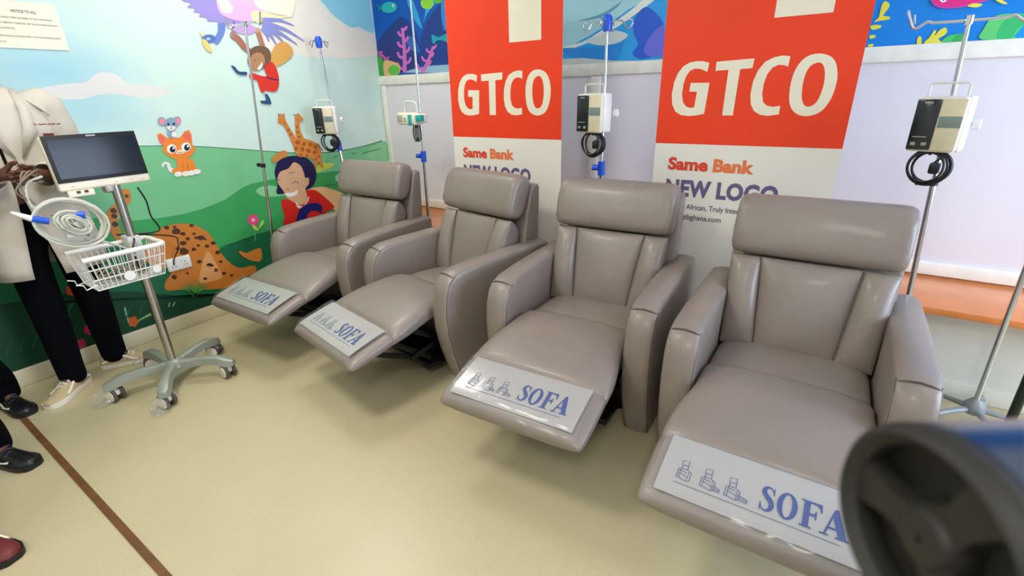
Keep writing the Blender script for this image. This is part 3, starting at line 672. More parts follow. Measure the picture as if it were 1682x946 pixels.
def make_chair():
    t = thing('recliner_chair', '', 'recliner', (0, 0, 0), 0, 'grey leather recliners in a row')
    for sg in (-1, 1):
        x0, x1 = (-0.415, -0.292) if sg < 0 else (0.292, 0.415)
        a = MB().slab(ARM, x0, x1, 0.024, crown=0.006).build('armrest', LEATHER, t, 50)
        sm = MB()
        for xx in (x0+0.006, x1-0.006): sm.tube([(xx, y_-0.0+0.012, z_-0.004) for y_, z_ in ARM[:8]], 0.0035, n=6)
        sm.tube([(x0+0.008, 0.046, 0.637), (x0+0.03, 0.040, 0.647), ((x0+x1)/2, 0.038, 0.652), (x1-0.03, 0.040, 0.647), (x1-0.008, 0.046, 0.637)], 0.003, n=6)
        sm.build('piping', PIPING, a)
    s_ = MB(); pad(s_, [(0.16,0.455,0.30,0.286),(0.22,0.468,0.30,0.286),(0.34,0.466,0.30,0.286),(0.46,0.455,0.30,0.286),(0.56,0.44,0.30,0.286)], crown=0.006)
    s_.build('seat_cushion', LEATHER, t, 60)
    f_ = MB(); pad(f_, [(0.185,0.462,0.385,0.284),(0.13,0.487,0.375,0.285),(0.05,0.493,0.37,0.286),(-0.03,0.487,0.365,0.290),(-0.12,0.468,0.355,0.310),(-0.20,0.446,0.342,0.322),(-0.262,0.425,0.335,0.324),(-0.285,0.405,0.335,0.322)], crown=0.012)
    f_.build('footrest_cushion', LEATHER, t, 60)
    g_ = MB(); pad(g_, [(-0.285,0.410,0.335,0.322),(-0.31,0.413,0.328,0.324),(-0.38,0.395,0.31,0.325),(-0.45,0.376,0.295,0.325),(-0.50,0.360,0.285,0.322),(-0.52,0.345,0.29,0.318)], crown=0.004)
    g_.build('footrest_panel', LEATHER, t, 60)
    # paper label in a clear sleeve on the footrest
    ZL = [(-0.29,0.4215),(-0.31,0.4205),(-0.38,0.403),(-0.45,0.384),(-0.50,0.3685),(-0.52,0.356)]
    def zl(y):
        for (ya, za), (yb_, zb2) in zip(ZL, ZL[1:]):
            if y >= yb_ or yb_ == ZL[-1][0]: return za+(zb2-za)*(y-ya)/(yb_-ya)+0.0012
    lab = MB(); ys = [-0.299-0.208*i/10 for i in range(11)]
    lab.loft([[Vector((x, y, zl(y))) for x in (-0.275, -0.13, 0, 0.13, 0.275)] for y in ys], cap=False, closed=False)
    label = lab.build('paper_label', mat('label_paper', '#b0aca6', rough=0.22, var=0.03, scale=4, coat=0.4), t)
    pr = MB(); K = 0.083
    base = lambda ox, oy: (lambda x, y: Vector((ox+x*K, oy+y*K, zl(oy+y*K)+0.0016)))
    serif_word(pr, base(0.005, -0.452), ink('#1d3f86'))
    LN = ink('#5d6788')
    for k, ox in enumerate((-0.225, -0.155, -0.085)): chair_doodle(pr, 0, 0, k, base(ox, -0.445), LN)
    add_stroke(pr, [(0, 0), (5.2, 0)], 0.025, base(-0.225, -0.466), LN)
    pr.build('label_print', None, label)
    fl = MB(); rs = random.Random(5); nx = 26
    rings = []
    for i, y in enumerate([-0.292, -0.30, -0.33, -0.37, -0.41, -0.45, -0.485, -0.505, -0.525]):
        z = zl(y)+0.004 if y > -0.5 else zl(y)+0.002
        if i == 8: z -= 0.012
        rings.append([Vector((-0.295+0.59*j/nx, y, z+0.0028*rs.random()+0.002*math.sin(j*1.3+i))) for j in range(nx+1)])
    fl.loft(rings, cap=False, closed=False).build('plastic_sleeve', CLEAR, label)
    # back: three sewn panels, headrest, shell
    def bp(x, h):    # point on the reclined back plane, h 0..1
        return Vector((x, 0.452+0.128*h, 0.43+0.385*h))
    bk = Vector((0, 0.948, -0.315))*0.13
    MB().pillow([bp(-0.148,0), bp(0.148,0), bp(0.186,1), bp(-0.186,1)], bk, 0.036, p=2.4).build('back_panel', LEATHER, t, 60)
    MB().pillow([bp(-0.286,0), bp(-0.150,0), bp(-0.188,1), bp(-0.306,1)], bk, 0.05, nu=14, p=2.0).build('back_bolster', LEATHER, t, 60)
    MB().pillow([bp(0.150,0), bp(0.286,0), bp(0.306,1), bp(0.188,1)], bk, 0.05, nu=14, p=2.0).build('back_bolster', LEATHER, t, 60)
    for sx in (-1, 1):
        MB().tube([bp(sx*(0.149+0.038*h), h)+Vector((0,-0.004,0.0)) for h in (0.0,0.25,0.5,0.75,1.0)], 0.0045, n=6).build('seam', PIPING, t)
    hd = MB(); ca, sa = math.cos(0.36), math.sin(0.36); rings = []; n = 36
    prof = [(-0.318,0.55),(-0.314,0.78),(-0.305,0.90),(-0.285,0.965),(-0.255,0.985),(-0.2,0.99),(-0.1,1.0),(0,1.0),(0.1,1.0),(0.2,0.99),(0.255,0.985),(0.285,0.965),(0.305,0.90),(0.314,0.78),(0.318,0.55)]
    for i, (x, k) in enumerate(prof):
        ring = []
        for j in range(n):
            a = 2*PI*j/n; u = 0.080*math.copysign(abs(math.cos(a))**0.72, math.cos(a))*k; v = 0.134*math.copysign(abs(math.sin(a))**0.62, math.sin(a))*(0.25+0.75*k)
            if abs(x) > 0.24: u += 0.004*math.sin(a*9+i*2)*(1 if u < 0 else 0)
            ring.append(Vector((x, 0.652+u*ca+v*sa, 0.942-u*sa*0.6+v*ca)))
        rings.append(ring)
    hd.loft(rings).build('headrest', LEATHER, t, 70)
    MB().slab([(0.60,0.34),(0.66,0.60),(0.70,0.84),(0.74,0.985),(0.765,1.005),(0.80,1.005),(0.815,0.985),(0.80,0.66),(0.79,0.34)], -0.325, 0.325, 0.018).build('back_shell', LEATHER, t, 40)
    MB().box((0, 0.45, 0.20), (0.57, 0.60, 0.26), 0.01).build('base_frame', BLACK, t)
    me = MB()
    for sx in (-0.235, 0.235):
        for a_, c_ in (((0.15,0.26),(-0.14,0.19)), ((-0.14,0.19),(-0.36,0.30)), ((0.16,0.16),(-0.10,0.33)), ((-0.02,0.14),(-0.24,0.31))):
            me.box((sx+(0.012 if a_[1] > 0.2 else 0), (a_[0]+c_[0])/2, (a_[1]+c_[1])/2), (0.008, math.hypot(a_[0]-c_[0], a_[1]-c_[1])+0.02, 0.03), 0.003, rot=Matrix.Rotation(math.atan2(c_[1]-a_[1], c_[0]-a_[0])+PI, 3, 'X'))
    me.cyl((-0.24,-0.14,0.19), (0.24,-0.14,0.19), 0.011, n=10); me.box((0, 0.06, 0.09), (0.50, 0.22, 0.03), 0.005)
    me.build('recline_mechanism', BLACK_METAL, t)
    for sx in (-0.22, 0.22):
        for y_ in (0.22, 0.70): MB().cyl((sx, y_, 0), (sx, y_, 0.08), 0.02, n=12).build('foot', BLACK, t)
    return t
SPOTS = [(-0.024, 1.69, 0.4, 'taupe leather recliner nearest the camera, footrest out, at the right end of the row'),
         (-0.926, 1.767, 3.1, 'taupe leather recliner directly in front of the gap between the two banners'),
         (-1.948, 1.759, -10.6, 'taupe leather recliner turned toward the mural, its whole right outer side visible'),
         (-2.865, 1.783, 1.5, 'taupe leather recliner farthest from the camera, next to the mural wall')]
chair0 = make_chair()
for i, (x, y, a, lb) in enumerate(SPOTS):
    c = chair0 if i == 0 else copy_tree(chair0)
    c.location = (x, y, 0); c.rotation_euler = (0, 0, math.radians(a)); c['label'] = lb

#==POLES==
# ------------------------------------------------------------------ drip stands and pumps
def iv_pole(name_label, ptop, plow, y, head, grp='drip stands behind the recliners', knob=None, rb=0.2, joint=0.55, rpole=0.0115, spin=0.3, dark=False, top_z=None, jointpx=None, hs=1.0):
    A = on_y(*ptop, y); B = on_y(*plow, y); d = (A-B)/(A.z-B.z); base = B-d*B.z
    top = A if top_z is None else base+d*top_z
    t = thing('iv_pole', name_label, 'drip stand', base, 0, grp)
    D = lambda z: d*z
    pm = mat('dark_green_steel', '#2c3326', rough=0.35, metal=0.6) if dark else CHROME
    MB().lathe([(0.001,0.075),(0.034,0.078),(0.042,0.095),(0.038,0.125),(0.018,0.15),(0.001,0.15)], n=20).build('hub', GREY, t)
    for k in range(5):
        a = spin+2*PI*k/5; ux, uy = math.cos(a), math.sin(a)
        MB().tube([(0.03*ux,0.03*uy,0.098), (rb*0.55*ux, rb*0.55*uy, 0.092), (rb*ux, rb*uy, 0.075)], [0.014,0.012,0.010], n=8).build('leg', GREY, t)
        cs = MB(); cs.lathe([(0.001,-0.012),(0.021,-0.012),(0.025,-0.006),(0.025,0.006),(0.021,0.012),(0.001,0.012)], n=16, axis='x')
        for v in cs.bm.verts:
            v.co = Matrix.Rotation(a+0.6, 3, 'Z') @ v.co + Vector((rb*ux, rb*uy, 0.0255))
        cs.box((rb*ux, rb*uy, 0.056), (0.03, 0.03, 0.03), 0.008)
        cs.build('caster', GREY, t)
    H = (top-base).z; zj = H*joint
    if jointpx: zj = on_y(*jointpx, y).z
    MB().tube([D(0.10), D(zj)], rpole*1.0, n=14).build('lower_tube', pm, t)
    MB().tube([D(zj-0.02), D(H)], rpole*0.72, n=12).build('upper_tube', pm, t)
    if knob == 'blue':
        kb = MB(); kb.cyl(D(zj-0.045), D(zj+0.035), 0.021, n=16); kb.cyl(D(zj)+Vector((-0.015,-0.012,0)), D(zj)+Vector((-0.05,-0.02,0)), 0.017, n=12)
        kb.build('clamp_knob', BLUE, t)
    else:
        kb = MB(); kb.cyl(D(zj-0.012), D(zj+0.012), 0.016, n=14); kb.cyl(D(zj)+Vector((-0.012,0,0)), D(zj)+Vector((-0.045,-0.005,0)), 0.005, n=8); kb.lathe([(0.001,-0.062),(0.014,-0.06),(0.014,-0.045),(0.001,-0.043)], n=12, axis='x', at=D(zj))
        kb.build('clamp_knob', BLACK, t)
    T = D(H)
    if head == 'bar':
        hk = MB()
        for s_ in (-1, 1):
            P = [(0,0,0),(s_*0.10,0,0.0),(s_*0.125,0,0.006),(s_*0.15,-0.003,-0.012),(s_*0.168,-0.004,-0.012),(s_*0.188,-0.006,0.03),(s_*0.195,-0.006,0.05)]
            hk.tube([T+Vector(q) for q in smooth_loop(P, 3, False)], 0.0055, n=8)
            hk.tube([T+Vector(q) for q in ((s_*0.158,0,-0.012),(s_*0.163,0.02,0.0),(s_*0.17,0.03,0.035))], 0.0045, n=8)
        hk.lathe([(0.001,-0.015),(0.014,-0.015),(0.014,0.016),(0.001,0.018)], n=14, at=T)
        hk.build('hook_bar', CHROME if not dark else pm, t)
    elif head == 'crown':
        MB().lathe([(0.001,-0.045),(0.022,-0.045),(0.026,-0.02),(0.026,0.02),(0.016,0.035),(0.001,0.036)], n=18, at=T).build('crown', BLUE, t)
        for k in range(4):
            a = 0.15+PI/2*k; u = Vector((math.cos(a), math.sin(a), 0))*hs
            P = [T+u*0.02, T+u*0.06+Vector((0,0,0.004)), T+u*0.085+Vector((0,0,-0.006)), T+u*0.10+Vector((0,0,-0.03)), T+u*0.12+Vector((0,0,-0.036)), T+u*0.135+Vector((0,0,-0.015)), T+u*0.125+Vector((0,0,0.004)), T+u*0.105+Vector((0,0,0.0))]
            MB().tube(smooth_loop([tuple(q) for q in P], 3, False), 0.0038, n=8).build('hook', CHROME, t)
    return t, base, d
def pump(label, pos, yaw):
    t = thing('infusion_pump', label, 'pump', pos, yaw, 'infusion pumps with dark displays')
    MB().box((0,0,0), (0.155,0.085,0.205), 0.012, seg=3).build('housing', CREAM, t)
    MB().box((0.012,0.02,0.002), (0.157,0.075,0.207), 0.012, seg=3).build('rear_shell', WHITE, t)
    fp = MB().box((-0.037,-0.044,0), (0.076,0.008,0.19), 0.004).build('display_panel', DISPLAY, t)
    dp = MB(); dp.box((-0.037,-0.0485,0.083), (0.026,0.001,0.005)); dp.box((-0.04,-0.0485,-0.045), (0.045,0.001,0.003)); dp.build('logo_strip', mat('pale_print', '#a9adb0'), fp)
    for x in (-0.055,-0.02): MB().box((x,-0.049,-0.072), (0.017,0.004,0.013), 0.003).build('button', GREY, fp)
    MB().box((0.04,-0.0435,0.0), (0.074,0.006,0.19), 0.003).build('door', BEIGE, t)
    MB().box((0.041,-0.047,0.012), (0.07,0.003,0.042), 0.001).build('grey_band', mat('grey_green_band', '#7b8c86', rough=0.4), t)
    h = MB(); P = [(-0.058,0.01,0.10),(-0.058,0.008,0.145),(-0.05,0.008,0.152),(0.055,0.008,0.152),(0.063,0.008,0.145),(0.063,0.01,0.10)]
    h.tube(P, 0.0042, n=8).build('carry_handle', mat('frosted_plastic', '#f0eee4', rough=0.2, alpha=0.75), t)
    c = MB(); c.box((0.03,0.075,0.0), (0.05,0.035,0.05), 0.008); c.cyl((0.055,0.075,0), (0.10,0.075,0), 0.006, n=10); c.cyl((0.095,0.075,0), (0.115,0.075,0), 0.022, n=6); c.build('pole_clamp', WHITE, t)
    cd = MB(); rs = random.Random(2)
    for k in range(5):
        r = 0.058+0.006*(k % 3); P = [(0.0+r*math.cos(a+0.3*k)+0.004*k, 0.0+0.005*math.sin(2*a+k)+0.006*k-0.012, -0.165+r*1.02*math.sin(a+0.3*k)) for a in [2*PI*i/28 for i in range(28)]]
        cd.tube(P, 0.0048, n=7, closed=True)
    cd.tube(smooth_loop([(0.03,0.03,-0.1),(0.045,0.03,-0.12),(0.02,0.01,-0.15),(0.03,0.0,-0.17)], 3, False), 0.0045, n=7)
    cd.box((0.028,0.0,-0.168), (0.035,0.03,0.045), 0.008)
    cd.tube([(0.0,0.01,-0.10),(0.0,0.012,-0.118)], 0.006, n=7)
    cd.build('power_cord', BLACK, t)
    return t
def at_pole(base, d, z, off): return base+d*z+Vector(off)
# against the mural wall, and behind the far recliner
iv_pole('thin drip stand with a dark hook bar in front of the bird on the mural', (402,40), (447,385), 1.86, 'bar', rb=0.16, joint=0.42, jointpx=(437,272), rpole=0.0105)
_, B_, d_ = iv_pole('drip stand with blue crown and pump between the far recliner and the mural', (523,68), (566,285), 2.63, 'crown', hs=0.7, rb=0.11, knob='blue', jointpx=(556,238))
z_ = on_y(545, 198, 2.55).z; pump('dark-faced pump hanging beside the giraffe sticker, above the far recliner', at_pole(B_, d_, z_, (0.015,-0.09,0)), 0.55)
_, B3, d3 = iv_pole('drip stand carrying the teal and white pump beside the red banner', (675,0), (706,385), 2.755, 'crown', rb=0.13, knob='blue', jointpx=(696,256), top_z=2.2)
_, B_, d_ = iv_pole('drip stand with blue crown between the two red banners', (998,36), (987,295), 2.72, 'crown', rb=0.13, knob='blue', jointpx=(987,275))
z_ = on_y(982, 187, 2.58).z; pump('dark-faced pump with coiled cord hanging between the two red banners', at_pole(B_, d_, z_, (-0.03,-0.085,0)), -0.12)
_, B_, d_ = iv_pole('drip stand with chrome hook bar behind the right end recliner', (1592,33), (1483,530), 2.7, 'bar', rb=0.19, jointpx=(1529,300))
z_ = on_y(1553, 205, 2.6).z; pump('largest looking dark-faced pump, hanging behind the right end recliner', at_pole(B_, d_, z_, (-0.035,-0.085,0)), -0.28)
iv_pole('drip stand cut by the right picture edge, beside the wooden ledge', (1682,450), (1592,688), 2.72, 'bar', rb=0.2, joint=0.6, spin=0.0, top_z=1.8)
iv_pole('dark green drip stand base at the far right picture edge', (1690,620), (1662,686), 2.34, 'bar', rb=0.11, joint=0.6, spin=0.9, top_z=1.7, dark=True, rpole=0.016)
# teal and white pump
z_ = on_y(690, 196, 2.6).z
tp = thing('infusion_pump', 'white and teal wide infusion pump hanging beside the left red banner', 'pump', at_pole(B3, d3, z_, (-0.035,-0.07,0)), -0.1)
MB().box((0,0,0), (0.20,0.09,0.085), 0.014, seg=3).build('housing', CREAM, tp)
MB().box((-0.065,-0.045,0.0), (0.06,0.006,0.05), 0.003).build('display_panel', mat('grey_lcd', '#a8a79c', rough=0.25), tp)
MB().box((0.125,-0.002,0.004), (0.06,0.08,0.065), 0.015, seg=3).build('syringe_drive', CREAM, tp)
MB().box((0.132,-0.022,0.004), (0.052,0.05,0.05), 0.012).build('teal_grip', TEAL, tp)
MB().box((0.052,-0.045,-0.008), (0.034,0.02,0.075), 0.006).build('teal_clamp', TEAL, tp)
MB().tube(smooth_loop([(-0.05,0,0.04),(-0.045,0,0.10),(-0.02,0,0.115),(0.06,0,0.11),(0.085,0,0.09),(0.09,0,0.04)], 4, False), 0.0085, n=10).build('carry_handle', mat('pale_teal_plastic', '#d3e3d6', rough=0.35), tp)
for i in range(4): MB().cyl((-0.015+0.016*(i % 2), -0.045, -0.015+0.018*(i//2)), (-0.015+0.016*(i % 2), -0.05, -0.015+0.018*(i//2)), 0.005, n=10).build('button', GREY, tp)
c = MB()
for k in range(3): c.tube([(0.03+0.01*k+0.022*math.cos(a), 0.01+0.008*k, -0.10+0.06*math.sin(a)) for a in [2*PI*i/20 for i in range(20)]], 0.0045, n=6, closed=True)
c.build('power_cord', BLACK, tp)
MB().box((0.035,0.055,0), (0.05,0.045,0.05), 0.008).build('pole_clamp', WHITE, tp)

#==CART==
# ------------------------------------------------------------------ monitor trolley
HB = on_floor(285, 597, 0.11); CX, CY = HB.x, HB.y
cart = thing('monitor_trolley', 'wheeled grey trolley with white wire basket in front of the person in white', 'trolley', (CX, CY, 0))
CAST = [on_floor(375,608), on_floor(208,645), on_floor(280,658), on_floor(366,572), on_floor(252,590)]
MB().lathe([(0.001,0.075),(0.055,0.08),(0.062,0.10),(0.05,0.125),(0.032,0.14),(0.001,0.145)], n=24).build('hub', BASEGREY, cart)
angs = []
for k, cp in enumerate(CAST):
    v = Vector((cp.x-CX, cp.y-CY, 0)); a = math.atan2(v.y, v.x); angs.append(a)
R5 = 0.285
a0 = sum((a-2*PI*k_/5) for a, k_ in zip(sorted(angs), range(5)))/5
for k in range(5):
    a = a0+2*PI*k/5; u = Vector((math.cos(a), math.sin(a), 0)); q = Vector((-u.y, u.x, 0))
    secs = [(0.03,0.034,0.128,0.085),(0.09,0.027,0.128,0.088),(0.16,0.025,0.136,0.098),(0.21,0.028,0.135,0.096),(0.255,0.032,0.132,0.088),(0.30,0.032,0.112,0.076),(0.328,0.02,0.102,0.076)]
    rings = [[u*r+q*(hw*cx_)+Vector((0,0,zt_ if top else zb)) for cx_, top in ((-0.75,1),(-0.4,1),(0.4,1),(0.75,1),(1,0),(-1,0))] for r, hw, zt_, zb in secs]
    for rg, (r, hw, zt_, zb) in zip(rings, secs): rg[1] = rg[1]+Vector((0,0,0.006)); rg[2] = rg[2]+Vector((0,0,0.006))
    lg = MB(); lg.loft(rings); leg = lg.build('leg', BASEGREY, cart, 35)
    cc = u*R5; M = Matrix.Rotation(a+(0.5, -0.7, 0.9, 0.2, -0.4)[k], 3, 'Z')
    ct = MB(); ct.cyl(cc+Vector((0,0,0.05)), cc+Vector((0,0,0.09)), 0.012, n=10); ct.box(cc+Vector((0,0,0.052)), (0.032,0.05,0.035), 0.01, rot=M)
    caster = ct.build('caster', CREAM, cart)
    for s_ in (-1, 1):
        wl = MB(); wl.lathe([(0.001,-0.010),(0.036,-0.010),(0.041,-0.005),(0.041,0.005),(0.036,0.010),(0.001,0.010)], n=20, axis='x')
        for v in wl.bm.verts: v.co = M @ (v.co+Vector((s_*0.022,0,0))) + cc + Vector((0,0,0.0415))
        wl.build('tyre', mat('dark_grey_rubber', '#55504a', rough=0.6), caster)
        wl = MB(); wl.lathe([(0.001,0.0),(0.034,0.0),(0.034,0.004),(0.016,0.007),(0.001,0.007)], n=18, axis='x')
        for v in wl.bm.verts: v.co = M @ (Vector((v.co.x*s_, v.co.y, v.co.z))+Vector((s_*0.031,0,0))) + cc + Vector((0,0,0.0415))
        wl.build('wheel_disc', CREAM, caster)
    if k in (0, 1, 4):
        sp = bmesh.new(); bmesh.ops.create_icosphere(sp, subdivisions=3, radius=0.05); rs = random.Random(k)
        for v in sp.verts:
            f = 0.62+0.5*rs.random(); v.co = Vector((v.co.x*f*1.1, v.co.y*f, max(-0.034, v.co.z*f*0.8)))+cc+u*0.035+Vector((0.0,-0.03,0.036))
        pw = MB(); sp.verts.index_update(); pw.faces([v.co.copy() for v in sp.verts], [[v.index for v in f.verts] for f in sp.faces], None, False); sp.free()
        pw.build('plastic_wrap', CLEAR, caster)
MB().cyl((0,0,0.12), (0,0,1.17), 0.021, n=24).build('pole', STEEL, cart)
# basket: rim, wires (front faces +x, long side along y)
yb0, yb1 = on_x(130, 428, CX+0.12).y-CY, on_x(268, 405, CX+0.12).y-CY
bx0, bx1 = -0.08, 0.15; zr = on_x(200, 415, CX+0.15).z; zb_ = on_x(220, 462, CX+0.12).z
rim = smooth_loop([(bx1,yb0,zr),(bx1,(yb0+yb1)/2,zr),(bx1,yb1-0.03,zr),(bx1-0.03,yb1,zr),((bx0+bx1)/2,yb1,zr),(bx0+0.03,yb1,zr),(bx0,yb1-0.03,zr),(bx0,(yb0+yb1)/2,zr),(bx0,yb0,zr)], 4, False)
MB().tube(rim, 0.012, n=12).build('basket_rim', WHITE, cart)
wr = MB()
def rect(z, ins): return [(bx1-ins,yb0+ins,z),(bx1-ins,yb1-ins,z),(bx0+ins,yb1-ins,z),(bx0+ins,yb0+ins,z)]
for z, ins in ((zb_, 0.028), (zb_+(zr-zb_)*0.33, 0.02), (zb_+(zr-zb_)*0.66, 0.012), (zr-0.01, 0.004)): wr.tube(rect(z, ins), 0.0028, n=6, closed=True)
for i in range(15):
    f = i/14; y0 = yb0+(yb1-yb0)*f; y1 = yb0+0.028+(yb1-yb0-0.056)*f
    wr.tube([(bx1,y0,zr),(bx1-0.028,y1,zb_),(bx0+0.028,y1,zb_),(bx0,y0,zr)], 0.0022, n=5)
for i in range(9):
    f = i/8; x0 = bx0+(bx1-bx0)*f; x1 = bx0+0.028+(bx1-bx0-0.056)*f
    wr.tube([(x0,yb0,zr),(x1,yb0+0.028,zb_),(x1,yb1-0.028,zb_),(x0,yb1,zr)], 0.0022, n=5)
hk = [(bx1-0.02,yb0+0.03,zb_+0.03),(bx1-0.02,yb0-0.015,zb_+0.02),(bx1-0.02,yb0-0.02,zb_+0.045),(bx1-0.02,yb0-0.045,zb_+0.055)]
wr.tube(hk, 0.003, n=6); wr.tube([(q[0]-0.12, q[1], q[2]) for q in hk], 0.003, n=6)
wo = wr.build('basket_wires', WHITE, cart)
MB().box((-0.02,0,zr-0.03), (0.09,0.06,0.14), 0.008).build('basket_bracket', mat('pale_grey_bracket', '#c9cbc4', rough=0.4), cart)
for f, r in ((0.47,0.024),(0.82,0.02)):
    MB().cyl((bx1-0.012, yb0+(yb1-yb0)*f, zb_+0.04), (bx1-0.006, yb0+(yb1-yb0)*f, zb_+0.04), r, n=18).build('plug_cap', WHITE, cart)
# monitor
XM = CX+0.035
TL, TR, BR, BL = on_x(66,222,XM-0.012), on_x(223,216,XM-0.012), on_x(248,299,XM+0.015), on_x(93,314,XM+0.015)
mc = (TL+TR+BR+BL)/4; mw = ((TR-TL).length+(BR-BL).length)/2; mh = ((TL-BL).length+(TR-BR).length)/2
mon = thing('patient_monitor', 'white framed patient monitor with dark screen on top of the trolley', 'monitor', mc)
mon.rotation_euler = (0, -0.10, 0.02)
MB().box((-0.018,0,0), (0.04,mw,mh), 0.01, seg=3).build('housing', CREAM, mon)
bz = MB().box((0.0035,0,mh*0.075), (0.004,mw-0.006,mh*0.845), 0.002).build('bezel', BLACK, mon)
MB().box((0.0062,0.0,mh*0.075), (0.002,mw*0.90,mh*0.70)).build('screen', SCREEN, bz)
MB().box((0.0060,0.0,mh*0.462), (0.001,0.036,0.007)).build('maker_plate', mat('pale_print', '#a9adb0'), bz)
for y_ in (-0.13, 0.04, 0.10, 0.145): MB().box((0.003, y_*mw/0.36, -mh*0.42), (0.003, 0.012 if y_ < 0.14 else 0.02, 0.004 if y_ < 0.14 else 0.012), 0.001).build('button', mat('pale_button', '#d8d2bf'), mon)
MB().box((-0.055,0.02,-mh*0.05), (0.05,0.14,0.14), 0.015).build('rear_box', CREAM, mon)
MB().box((-0.055,0.02,-mh*0.30), (0.05,0.06,0.16), 0.01).build('mount', STEEL, mon)
sh = MB(); sh.box((-0.02,-mw*0.30,-mh*0.56), (0.05,0.10,0.03), 0.005); sh.build('connector_block', CREAM, mon)
for y_ in (-mw*0.33,-mw*0.25): MB().box((0.006,y_,-mh*0.535), (0.004,0.016,0.012), 0.002).build('connector', mat('dark_red_connector', '#5a2a20'), mon)
# coiled grey hose hung from the monitor, with blue couplings
cc = on_x(118, 366, CX+0.10)
hose = thing('hose_coil', 'coil of pale grey monitor hose with blue couplings hanging below the monitor', 'hose', cc)
h = MB(); rs = random.Random(4)
for k in range(8):
    r = 0.106+0.006*k*(1 if k < 4 else -1.8); ph = rs.random()*6
    P = [(0.012*k-0.03+0.010*math.sin(a+ph), r*1.03*math.cos(a)+0.004*rs.random(), 0.90*r*math.sin(a)-0.02*math.cos(a)) for a in [2*PI*i/36 for i in range(36)]]
    h.tube(P, 0.006, n=8, closed=True)
h.tube(smooth_loop([(-0.02,-0.09,0.04),(-0.02,-0.11,0.12),(-0.03,-0.09,0.19),(-0.05,-0.03,0.21)], 4, False), 0.0052, n=8)
h.tube(smooth_loop([(-0.02,0.03,-0.085),(-0.02,0.10,-0.12),(-0.03,0.17,-0.17),(-0.03,0.20,-0.22)], 4, False), 0.0052, n=8)
h.build('loops', TUBE, hose)
fn_ = MB()
for k in range(4): fn_.tube(smooth_loop([(0.0,-0.06+0.02*k,0.05),(0.02,0.0+0.012*k,-0.01-0.02*k),(0.01,0.045,-0.05+0.02*k),(-0.02,0.05,0.03)], 5, False), 0.003, n=6)
for k in range(3): fn_.tube(smooth_loop([(-0.03,-0.09,0.10),(-0.02+0.01*k,-0.115-0.012*k,0.17),(-0.03,-0.09+0.02*k,0.24),(-0.05,-0.05,0.21)], 5, False), 0.0032, n=6)
fn_.build('thin_leads', mat('brown_grey_lead', '#8a7f68', rough=0.4), hose)
MB().cyl((-0.0,-0.125,0.045), (0.01,-0.075,0.025), 0.0145, n=14).build('coupling', BLUE, hose)
MB().cyl((0.02,0.02,0.035), (0.03,0.05,0.03), 0.015, n=14).build('coupling', BLUE, hose)
MB().tube([(0.0,-0.125,0.045),(-0.005,-0.16,0.07),(-0.005,-0.18,0.085)], [0.014,0.010,0.005], n=12).build('nozzle', WHITE, hose)
MB().box((0.0,0.0,-0.03), (0.03,0.08,0.07), 0.012).build('sensor_pack', WHITE, hose)
# brown cables lying in the basket
bc = MB(); rs = random.Random(9)
for k in range(7):
    z = zb_+0.02+0.008*k
    P = [(CX+0.03+0.03*rs.random(), CY+yb0+0.06+(yb1-yb0-0.14)*f, z+0.02*math.sin(f*9+k)) for f in (0, 0.25, 0.5, 0.75, 1.0)]
    bc.tube(smooth_loop(P, 4, False), 0.0045, n=6)
o = bc.build('lead_bundle', mat('brown_grey_lead', '#8a7f68', rough=0.4)); tag(o, 'bundle of brown grey leads lying in the white wire basket', 'cable')
# clear tray bag sagging behind the basket's left end
# black power cord: monitor to basket to socket
sk = Vector(so.location)
P = [on_x(226,308,CX-0.02), on_x(240,330,CX-0.06), on_x(248,355,CX-0.10), on_x(262,378,CX-0.12), Vector((CX+bx0-0.05, CY+yb1-0.02, zr+0.015)), Vector((CX+bx0-0.06, CY+yb1-0.10, zr+0.03)), Vector((CX+0.02, CY+0.0, zr+0.03)), Vector((CX+0.06, CY-0.03, zr-0.02)), Vector((CX+0.05, CY-0.025, zb_+0.03))]
o = MB().tube(smooth_loop([tuple(q) for q in P], 5, False), 0.0042, n=8).build('power_cord', BLACK); tag(o, 'black cord hanging from the monitor and looping over the basket rim', 'cord')
P = [Vector((CX+bx0-0.03, CY+yb1-0.03, zr+0.02)), on_x(285, 388, CX-0.25), on_x(292, 398, -3.55), on_x(293, 408, -3.63), sk+Vector((0.03, -0.03, 0.04)), sk+Vector((0.024, -0.036, 0.0))]
o = MB().tube(smooth_loop([tuple(q) for q in P], 5, False), 0.004, n=8).build('power_cord', BLACK); tag(o, 'black cord running from the basket corner to the white wall socket', 'cord')

